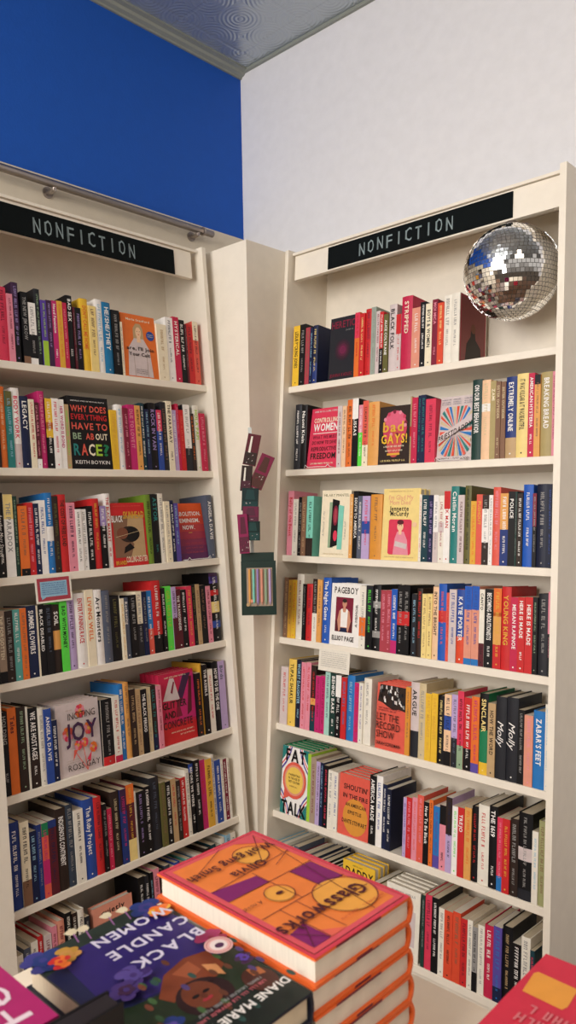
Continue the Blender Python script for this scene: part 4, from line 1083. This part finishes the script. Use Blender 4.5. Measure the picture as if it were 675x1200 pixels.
for k, (dx, z, w, h, tilt, c1, c2, look) in enumerate(pk):
    root = empty('gift_pack', facing((.097, -.086, z)) @ Matrix.Translation((dx, -.004*k - .002, 0)) @ Matrix.Rotation(math.radians(tilt), 4, 'Y'), look, 'small pack', 'small packs strung on the corner column')
    s = MB(); s.prism([(-w/2, 0), (w/2, 0), (w/2*.94, -.0035), (-w/2*.94, -.0035)], 0, h, c1); a = Art(s, w, h, -.0037)
    a.mb = MB()
    q = a.mb; R_ = hsh('pk', k)
    P = lambda x, y_: (-w/2 + x*w, -.0038, y_*h)
    q.poly([P(.06,.03), P(.94,.03), P(.94,.42), P(.06,.42)], c2)
    for m_ in range(9):
        x, y_ = R_.uniform(.1,.85), R_.uniform(.05,.36); q.poly([(P(x,y_)[0], -.0040, P(x,y_)[2]), (P(x+.08,y_)[0], -.0040, P(x,y_+.02)[2]), (P(x+.05,y_)[0], -.0040, P(x,y_+.05)[2])], 'pinkgrey' if m_ % 2 else c1)
    if k in (0, 2): q.poly([(P(.25,.4)[0], -.0041, P(0,.4)[2]), (P(.42,.4)[0], -.0041, P(0,.4)[2]), (P(.40,.4)[0], -.0041, P(0,.92)[2]), (P(.27,.4)[0], -.0041, P(0,.92)[2])], 'ivory')
    else: q.poly([(P(.2,.5)[0], -.0041, P(0,.5)[2]), (P(.8,.5)[0], -.0041, P(0,.5)[2]), (P(.7,.5)[0], -.0041, P(0,.93)[2]), (P(.3,.5)[0], -.0041, P(0,.93)[2])], c2)
    s.build('pouch', root); q.build('printed_label', root)
# boxed set of pastel pens
root = empty('pen_box', facing((.120, -.080, -.388)), 'dark green window box of pastel pens hanging on the corner column', 'pen box')
W_, H_ = .116, .180
s = MB(); s.box((-W_/2, 0, 0), (W_/2, .018, H_), 'box_green'); s.box((-W_/2, .014, H_), (W_/2*.9, .018, H_+.028), 'box_green')
s.poly([(-W_/2+.018, -.0003, .030), (W_/2-.012, -.0003, .030), (W_/2-.012, -.0003, .158), (-W_/2+.018, -.0003, .158)], 'taupe')
for k in range(3): s.poly([(-.03+.006*math.cos(a)+(.012*k-.006), -.0062, .036+.012*(k==1)+.006*math.sin(a)) for a in [2*PI*i/10 for i in range(10)]], ('tan','salmon','taupe')[k])
s.build('carton', root)
for k, c in enumerate(('apricot','aqua','lilac','salmon','sage','lavender')):
    s = MB(); x = -.030 + .0135*k; s.tube([(x, -.0035, .044), (x, -.0035, .05), (x, -.0035, .150), (x, -.0035, .154)], .0040, c, 8); s.tube([(x, -.0035, .036), (x, -.0035, .044)], .0018, c, 6); s.build('pen', root)

# ------------------------------------------------------------------ display table with stacked books
ZT = -.628
root = empty('display_table', Matrix.Translation((1.75, -1.62, ZF)), 'cream topped display table carrying the piles of new books', 'table')
s = MB(); s.box((-.78, -.55, ZT-.035-ZF), (.95, .575, ZT-ZF), 'table_top'); s.build('table_top', root)
for x in (-.72, .89):
    for y in (-.49, .515):
        s = MB(); s.box((x-.03, y-.03, 0), (x+.03, y+.03, ZT-.0352-ZF), 'shelf_paint'); s.build('leg', root)
def flat_book(M, w, h, th, cover, spine, label, group, art=None, hard=True, edge='paper_white', spine_x='right', bands=None):
    """lies flat: local x = cover width, y = cover height, z up; spine at x=w (right) or x=0"""
    root = empty('hardcover_book', M, label, 'book', group); b_ = .0026; c = MB(); n = 8
    arc = [(w + .004*math.sin(PI*k/n) , th*k/n) for k in range(n+1)]
    arci = [(w - .003 + .004*math.sin(PI*k/n), b_ + (th-2*b_)*k/n) for k in range(n+1)]
    out = [(0, 0)] + arc + [(0, th), (0, th-b_)] + arci[::-1] + [(0, b_)]
    if spine_x == 'left': out = [(w - x, z) for x, z in out][::-1]
    XZ = Matrix(((1,0,0,0),(0,0,1,0),(0,1,0,0),(0,0,0,1)))
    c.prism(out, 0, h, cover, XZ)
    if art: art(c, w, h, th)
    c.build('cover', root)
    p_ = MB(); x0, x1 = (.004, w-.0035) if spine_x == 'right' else (.0035, w-.004)
    p_.box((x0, .004, b_*1.02), (x1, h-.004, th-b_*1.02), edge); p_.build('page_block', root)
    return root
class FA:   # drawing on top of a lying book; unit coordinates, reading direction set by the book
    def __init__(s, mb, w, h, z): s.mb, s.w, s.h, s.z, s.k = mb, w, h, z, 0
    def P(s, x, y): return (x*s.w, y*s.h, s.z + .0002 + s.k*.00007)
    def poly(s, pts, c): s.k += 1; s.mb.poly([s.P(*p) for p in pts], c)
    def rect(s, x0, y0, x1, y1, c): s.poly([(x0,y0),(x1,y0),(x1,y1),(x0,y1)], c)
    def ell(s, x, y, rx, ry, c, n=24): s.poly([(x+rx/s.w*math.cos(2*PI*i/n), y+ry/s.h*math.sin(2*PI*i/n)) for i in range(n)], c)
    def line(s, x0, y0, x1, y1, th, c):
        a = Vector((x0*s.w, y0*s.h)); b_ = Vector((x1*s.w, y1*s.h)); d = (b_-a).normalized(); n = Vector((-d.y, d.x))*th/2; s.k += 1; z = s.z+.0002+s.k*.00007
        s.mb.poly([(a.x-n.x, a.y-n.y, z), (b_.x-n.x, b_.y-n.y, z), (b_.x+n.x, b_.y+n.y, z), (a.x+n.x, a.y+n.y, z)], c)
    def ring(s, x, y, r, th, c, n=40):
        s.k += 1; z = s.z+.0002+s.k*.00007
        for i in range(n):
            a, b_ = 2*PI*i/n, 2*PI*(i+1)/n
            f = lambda t, rr: (x*s.w + rr*math.cos(t), y*s.h + rr*math.sin(t), z)
            s.mb.poly([f(a, r-th), f(b_, r-th), f(b_, r), f(a, r)], c)
    def text(s, t, x, y, h, c, w=None, style='b', ang=0, align='c', maxx=1.4, shear=0, gap=.1):
        s.k += 1; z = s.z+.0002+s.k*.00007; ca, sa = math.cos(ang), math.sin(ang)
        s.mb.text(t, lambda a, b_: (x*s.w + a*ca - b_*sa, y*s.h + a*sa + b_*ca, z), c, h, w=w, align=align, style=style, maxx=maxx, shear=shear, gap=gap)
    def small(s, x0, x1, y, h, c):
        s.k += 1; z = s.z+.0002+s.k*.00007; ticks(s.mb, lambda a, b_: (x0*s.w+a, y*s.h+b_, z), c, h, (x1-x0)*s.w, hsh('f', x0, y))
def art_glass(c, w, h, th):
    a = FA(c, w, h, th); D_ = '5a1f2c'
    a.rect(0,0,1,1,'c83a4c'); a.rect(.03,.02,.97,.98,D_); a.rect(.036,.024,.964,.976,'e07a3a'); 
    a.rect(.036,.024,.964,.05,'d0505a'); a.rect(.036,.95,.964,.976,'d0505a'); a.rect(.92,.024,.964,.976,'d0505a'); a.rect(.036,.024,.08,.976,'d0505a')
    # purple panes, discs and leading
    a.poly([(.09,.46),(.32,.455),(.31,.66),(.09,.665)], '7a2060'); a.poly([(.53,.37),(.92,.33),(.92,.45),(.53,.455)], '7a2060'); a.poly([(.76,.80),(.92,.82),(.92,.95),(.76,.95)], '7a2060')
    a.poly([(.09,.05),(.30,.05),(.09,.16)], 'd0505a'); a.poly([(.60,.95),(.76,.95),(.76,.88)], 'd8604e')
    for cx, cy, r_ in ((.29,.78,.036),(.60,.565,.0175),(.338,.205,.0225)):
        a.ell(cx, cy, r_*.97, r_*.97, 'e09c44', 36)
    for L in ((.08,.66,.92,.66),(.08,.455,.92,.455),(.08,.30,.92,.34),(.53,.34,.53,.66),(.32,.66,.32,.46),(.08,.05,.36,.30),(.08,.12,.30,.95),(.60,.66,.60,.95),(.76,.80,.92,.95),(.76,.95,.92,.82),(.76,.66,.76,.95),(.08,.80,.92,.80),(.45,.05,.92,.20),(.32,.37,.08,.30)):
        a.line(*L, .0009, D_)
    for cx, cy, r_ in ((.29,.78,.036),(.60,.565,.0175),(.338,.205,.0225)): a.ring(cx, cy, r_, .0010, D_)
    a.ell(.60,.565,.005,.0028,'4a1820'); a.line(.58,.56,.62,.575,.0016,'4a1820')
    a.text("Glassworks",.54,.755,.0205,'4a1820',w=.127,style='b'); a.text("A novel",.85,.55,.0065,'4a1820',w=.026,style='n',shear=.2)
    a.text("Olivia",.50,.275,.0145,'4a1820',w=.050); a.text("Wolfgang Smith",.51,.165,.0135,'4a1820',w=.128)
    a.small(.12,.34,.90,.0035,'c0502e'); a.small(.40,.58,.90,.0035,'c0502e')
def glass_spine(c, w, h, th):
    for y0, y1, cc in ((.0,.10,'7a2060'),(.34,.46,'5a1f2c'),(.72,.78,'7a2060')):
        c.poly([(w+.0046, y0*h, th*.15), (w+.0046, y1*h, th*.15), (w+.0046, y1*h, th*.85), (w+.0046, y0*h, th*.85)], cc)
# reading direction is turned round: the pile faces the far side of the table
# local frame of a lying book: x towards -y of the room (cover width), y towards +x (cover height)
def lie(x, y, z, rot): return Matrix.Translation((x, y, z)) @ Matrix.Rotation(math.radians(rot), 4, 'Z')
TH = .0285
for k in range(7):
    j = hsh('gw', k); top = k == 6
    M = Matrix.Translation((1.2205 + (0 if top else j.uniform(-.003, .004)), -1.346 + (0 if top else j.uniform(-.0015, .0015)), ZT + .0003 + k*TH)) @ Matrix.Rotation(math.radians(-1.2), 4, 'Z')
    # cover width runs along +y, height along +x; reading seen upside down from the camera
    Mb = M @ Matrix(((0,1,0,0),(1,0,0,0),(0,0,1,0),(0,0,0,1)))
    root = empty('hardcover_book', M, 'orange hardback with stained-glass pattern, topmost of its pile' if top else 'orange hardback copy piled under the top stained-glass patterned one', 'book', 'pile of orange novels on the table' )
    w, h, th = .152, .245, TH - .0005
    def conv(mb, fn=None):
        mb.v = [(p[1], p[0], p[2]) for p in mb.v]; mb.f = [tuple(reversed(f)) for f in mb.f]
    c = MB(); b_ = .0026; n = 8
    arc = [(w + .005*math.sin(PI*q/n), th*q/n) for q in range(n+1)]; arci = [(w - .003 + .005*math.sin(PI*q/n), b_ + (th-2*b_)*q/n) for q in range(n+1)]
    out = [(0, 0)] + arc + [(0, th), (0, th-b_)] + arci[::-1] + [(0, b_)]
    c.prism(out, 0, h, 'e0662e', Matrix(((1,0,0,0),(0,0,1,0),(0,1,0,0),(0,0,0,1))))
    glass_spine(c, w, h, th)
    # dark printed patch folding over the board edges
    for y0 in (.0,):
        c.poly([(.06, h+.0003, 0), (.085, h+.0003, 0), (.085, h+.0003, b_), (.06, h+.0003, b_)], '6a2030'); c.poly([(.03, h+.0003, th-b_), (.10, h+.0003, th-b_), (.10, h+.0003, th), (.03, h+.0003, th)], '6a2030')
    if top:
        # text: glyph x runs against +width so it reads from the spine side; up points to the book head (+height)
        a = MB(); art_glass(a, w, h, th); a.v = [(w - p[0], p[1], p[2]) for p in a.v]; a.f = [tuple(reversed(f)) for f in a.f]
        nv = len(c.v); c.v += a.v
        for f, mi in zip(a.f, a.m): c.f.append(tuple(nv + q for q in f)); c.m.append(c.mi(a.names[mi]))
    conv(c); c.build('cover', root)
    p_ = MB(); p_.box((.004, .004, b_*1.02), (w-.0005, h-.004, th-b_*1.02), 'paper_white'); conv(p_); p_.build('page_block', root)

def add_art(c, fn, w, h, th, flip=True):
    a = MB(); fn(a, w, h, th)
    if flip: a.v = [(w - p[0], p[1], p[2]) for p in a.v]; a.f = [tuple(reversed(f)) for f in a.f]
    nv = len(c.v); c.v += a.v
    for f, mi in zip(a.f, a.m): c.f.append(tuple(nv + q for q in f)); c.m.append(c.mi(a.names[mi]))
def table_book(x, y, z, w, h, th, cover, edge, label, group, fn=None, name='hardcover_book', spinecol=None):
    """cover width along +y with the spine on the far side, height along +x"""
    root = empty(name, Matrix.Translation((x, y, z)), label, 'book', group); c = MB(); b_ = .0024; n = 8
    arc = [(w + .003*math.sin(PI*q/n), th*q/n) for q in range(n+1)]; arci = [(w - .0025 + .002*math.sin(PI*q/n), b_ + (th-2*b_)*q/n) for q in range(n+1)]
    c.prism([(0, 0)] + arc + [(0, th), (0, th-b_)] + arci[::-1] + [(0, b_)], 0, h, cover, Matrix(((1,0,0,0),(0,0,1,0),(0,1,0,0),(0,0,0,1))))
    if fn: add_art(c, fn, w, h, th)
    c.v = [(p[1], p[0], p[2]) for p in c.v]; c.f = [tuple(reversed(f)) for f in c.f]; c.build('cover', root)
    p_ = MB(); p_.box((.004, .004, b_*1.02), (w-.0028, h-.004, th-b_*1.02), edge)
    p_.v = [(q[1], q[0], q[2]) for q in p_.v]; p_.f = [tuple(reversed(f)) for f in p_.f]; p_.build('page_block', root)
    return root
def flower(a, x, y, r, c1, c2, R_):
    for k in range(7):
        t = 2*PI*k/7 + R_.random(); a.ell(x + .6*r*math.cos(t)/a.w, y + .6*r*math.sin(t)/a.h, r*.46, r*.34, R_.choice((c1, c1, c2)), 10)
    for k in range(5):
        t = 2*PI*k/5; a.ell(x + .28*r*math.cos(t)/a.w, y + .28*r*math.sin(t)/a.h, r*.28, r*.22, c2, 8)
    a.ell(x, y, r*.2, r*.2, c1, 8)
def art_candle(c, w, h, th):
    a = FA(c, w, h, th); R_ = hsh('bcw')
    a.rect(0,0,1,1,'22264c'); a.poly([(0,0),(1,0),(1,.16),(.6,.10),(.3,.16),(0,.12)],'26342e')
    a.poly([(.05,.10),(.85,.08),(.9,.42),(.7,.56),(.2,.60),(.0,.5),(0,.2)],'30246a'); a.poly([(0,.52),(.25,.62),(.8,.56),(1,.5),(1,1),(0,1)],'23301f'); a.poly([(0,.80),(1,.78),(1,1),(0,1)],'1a2420')
    # a brown shoulder and a face in its hair
    a.poly([(.14,.50),(.30,.47),(.50,.50),(.66,.60),(.62,.66),(.40,.62),(.28,.66),(.16,.62)],'7c3c24'); a.poly([(.30,.50),(.46,.52),(.40,.60),(.30,.58)],'9a5234')
    a.ell(.45,.715,.028,.027,'2a1618'); a.ell(.46,.70,.018,.021,'6e3824'); a.ell(.42,.695,.004,.0022,'black'); a.ell(.50,.695,.004,.0022,'black'); a.ell(.46,.735,.006,.0025,'9c3038'); a.ell(.46,.715,.003,.004,'5e2e20')
    a.ell(.12,.80,.016,.020,'4c2820'); a.poly([(.20,.60),(.27,.56),(.29,.63),(.23,.68)],'c98a5a'); a.poly([(.04,.74),(.12,.72),(.13,.77),(.05,.79)],'b4683c')
    for x, y, r, c1, c2 in ((.93,.06,.022,'3a3a80','denim_dark'),(.80,.10,.015,'b88a3c','c08a4a'),(.10,.06,.020,'denim_dark','3f3a7c'),(.06,.13,.014,'gold','orange'),(.06,.47,.017,'8c2040','9c2a5c'),(.66,.44,.018,'43306e','54458a'),(.78,.50,.016,'43306e','plum'),(.9,.16,.012,'red','orange'),(.82,.80,.016,'denim_dark','violet'),(.10,.70,.010,'plum','purple')):
        flower(a, x, y, r, c1, c2, R_)
    for k in range(30): a.ell(R_.random(), R_.uniform(.5,.98), .003, .006, R_.choice(('2f4a30','3d5a34','4a3a6a','5c3424','2c4a44','6a3a2a')), 8)
    for x, y in ((.30,.05),(.42,.035),(.62,.05),(.70,.035)):
        a.poly([(x-.04,y-.015),(x-.01,y-.025),(x+.05,y-.01),(x+.03,y+.018),(x,y+.03),(x-.035,y+.012)],'cfc2a4'); a.line(x, y+.02, x+.03, y+.09, .0016, '8a5a8a')
    a.text("BLACK",.37,.405,.0150,'cdc7d8',w=.083,gap=.16); a.text("CANDLE",.38,.285,.0150,'cdc7d8',w=.096,gap=.16); a.text("WOMEN",.375,.165,.0150,'cdc7d8',w=.094,gap=.16)
    a.ell(.14,.575,.0145,.0145,'dcaaa6'); a.ring(.14,.575,.0125,.0007,'a85a5a'); a.ell(.14,.575,.0090,.0090,'e2d4d0'); a.ell(.14,.58,.005,.0042,'4a2a4c')
    a.text("DIANE MARIE BROWN",.56,.915,.0095,'e6e0da',w=.140); a.small(.2,.75,.87,.004,'c0606a'); a.small(.2,.70,.845,.0035,'909090')
for k in range(6):
    j = hsh('bc', k); top = k == 5
    table_book(1.219 + (0 if top else j.uniform(-.003, .003)), -1.508 + (0 if top else j.uniform(-.001, .001)), ZT + .0003 + k*.0285, .152, .246, .0280, '1b2030', 'paper',
        'dark hardback with flowers, lilies and pale capitals on its cover, topmost of its pile' if top else 'dark hardback copy piled beneath the flower-covered one', 'pile of flower-covered novels on the table', art_candle if top else None)
def art_fe(c, w, h, th):
    a = FA(c, w, h, th); a.text("Fe",.08,.90,.030,'d8c4cc',w=.052,ang=-PI/2,align='l',style='n')
for k in range(7):
    top = k == 6
    table_book(1.236, -1.728, ZT + .0003 + k*.0325, .156, .156, .0320, 'a02060', 'taupe',
        'magenta book with pale lettering, top of the pile at the lower left' if top else 'magenta copy piled beneath the lettered top one', 'pile of magenta books on the table', art_fe if top else None)
# black book standing on edge
root = empty('hardcover_book', Matrix.Translation((1.396, -1.73, ZT + .0003)), 'black book standing upright between the magenta pile and the flowered pile', 'book')
c = MB(); c.prism([(0, 0), (.023, 0), (.023, .2), (.0205, .2), (.0205, .0025), (.0025, .0025), (.0025, .2), (0, .2)], 0, .228, 'black'); c.build('cover', root)
c = MB(); c.box((.0027, .0030, .003), (.0203, .197, .2275), '241f22'); c.build('page_block', root)
# pink-red pile at the right
def art_pink(c, w, h, th):
    a = FA(c, w, h, th)
    for x0, x1, y0, y1 in ((.20,.42,.03,.20),(.76,.98,.06,.24),(.20,.42,.5,.9)):
        a.poly([(x0,y0),(x0+.03,y0-.01),(x1,y0+.005),(x1+.01,y1-.01),(x1-.03,y1),(x0+.01,y1-.01)], 'd8903a')
    for q, xx in enumerate((.50,.60)):
        a.k += 1; z = a.z + .001; ticks(a.mb, lambda u_, v_, xx=xx: (xx*a.w + v_, .26*a.h - u_ , z), 'c86a70', .012, .045, hsh('pinkt', q))
for k in range(6):
    top = k == 5
    table_book(1.606, -1.332, ZT + .0003 + k*.0297, .163, .24, .0292, 'c22a40', 'paper_white',
        'pinkish red book with orange blocks on its cover, top of the right-hand pile' if top else 'pinkish red copy piled beneath the orange-blocked one', 'pile of pinkish red books on the table', art_pink if top else None)
bpy.context.view_layer.update()
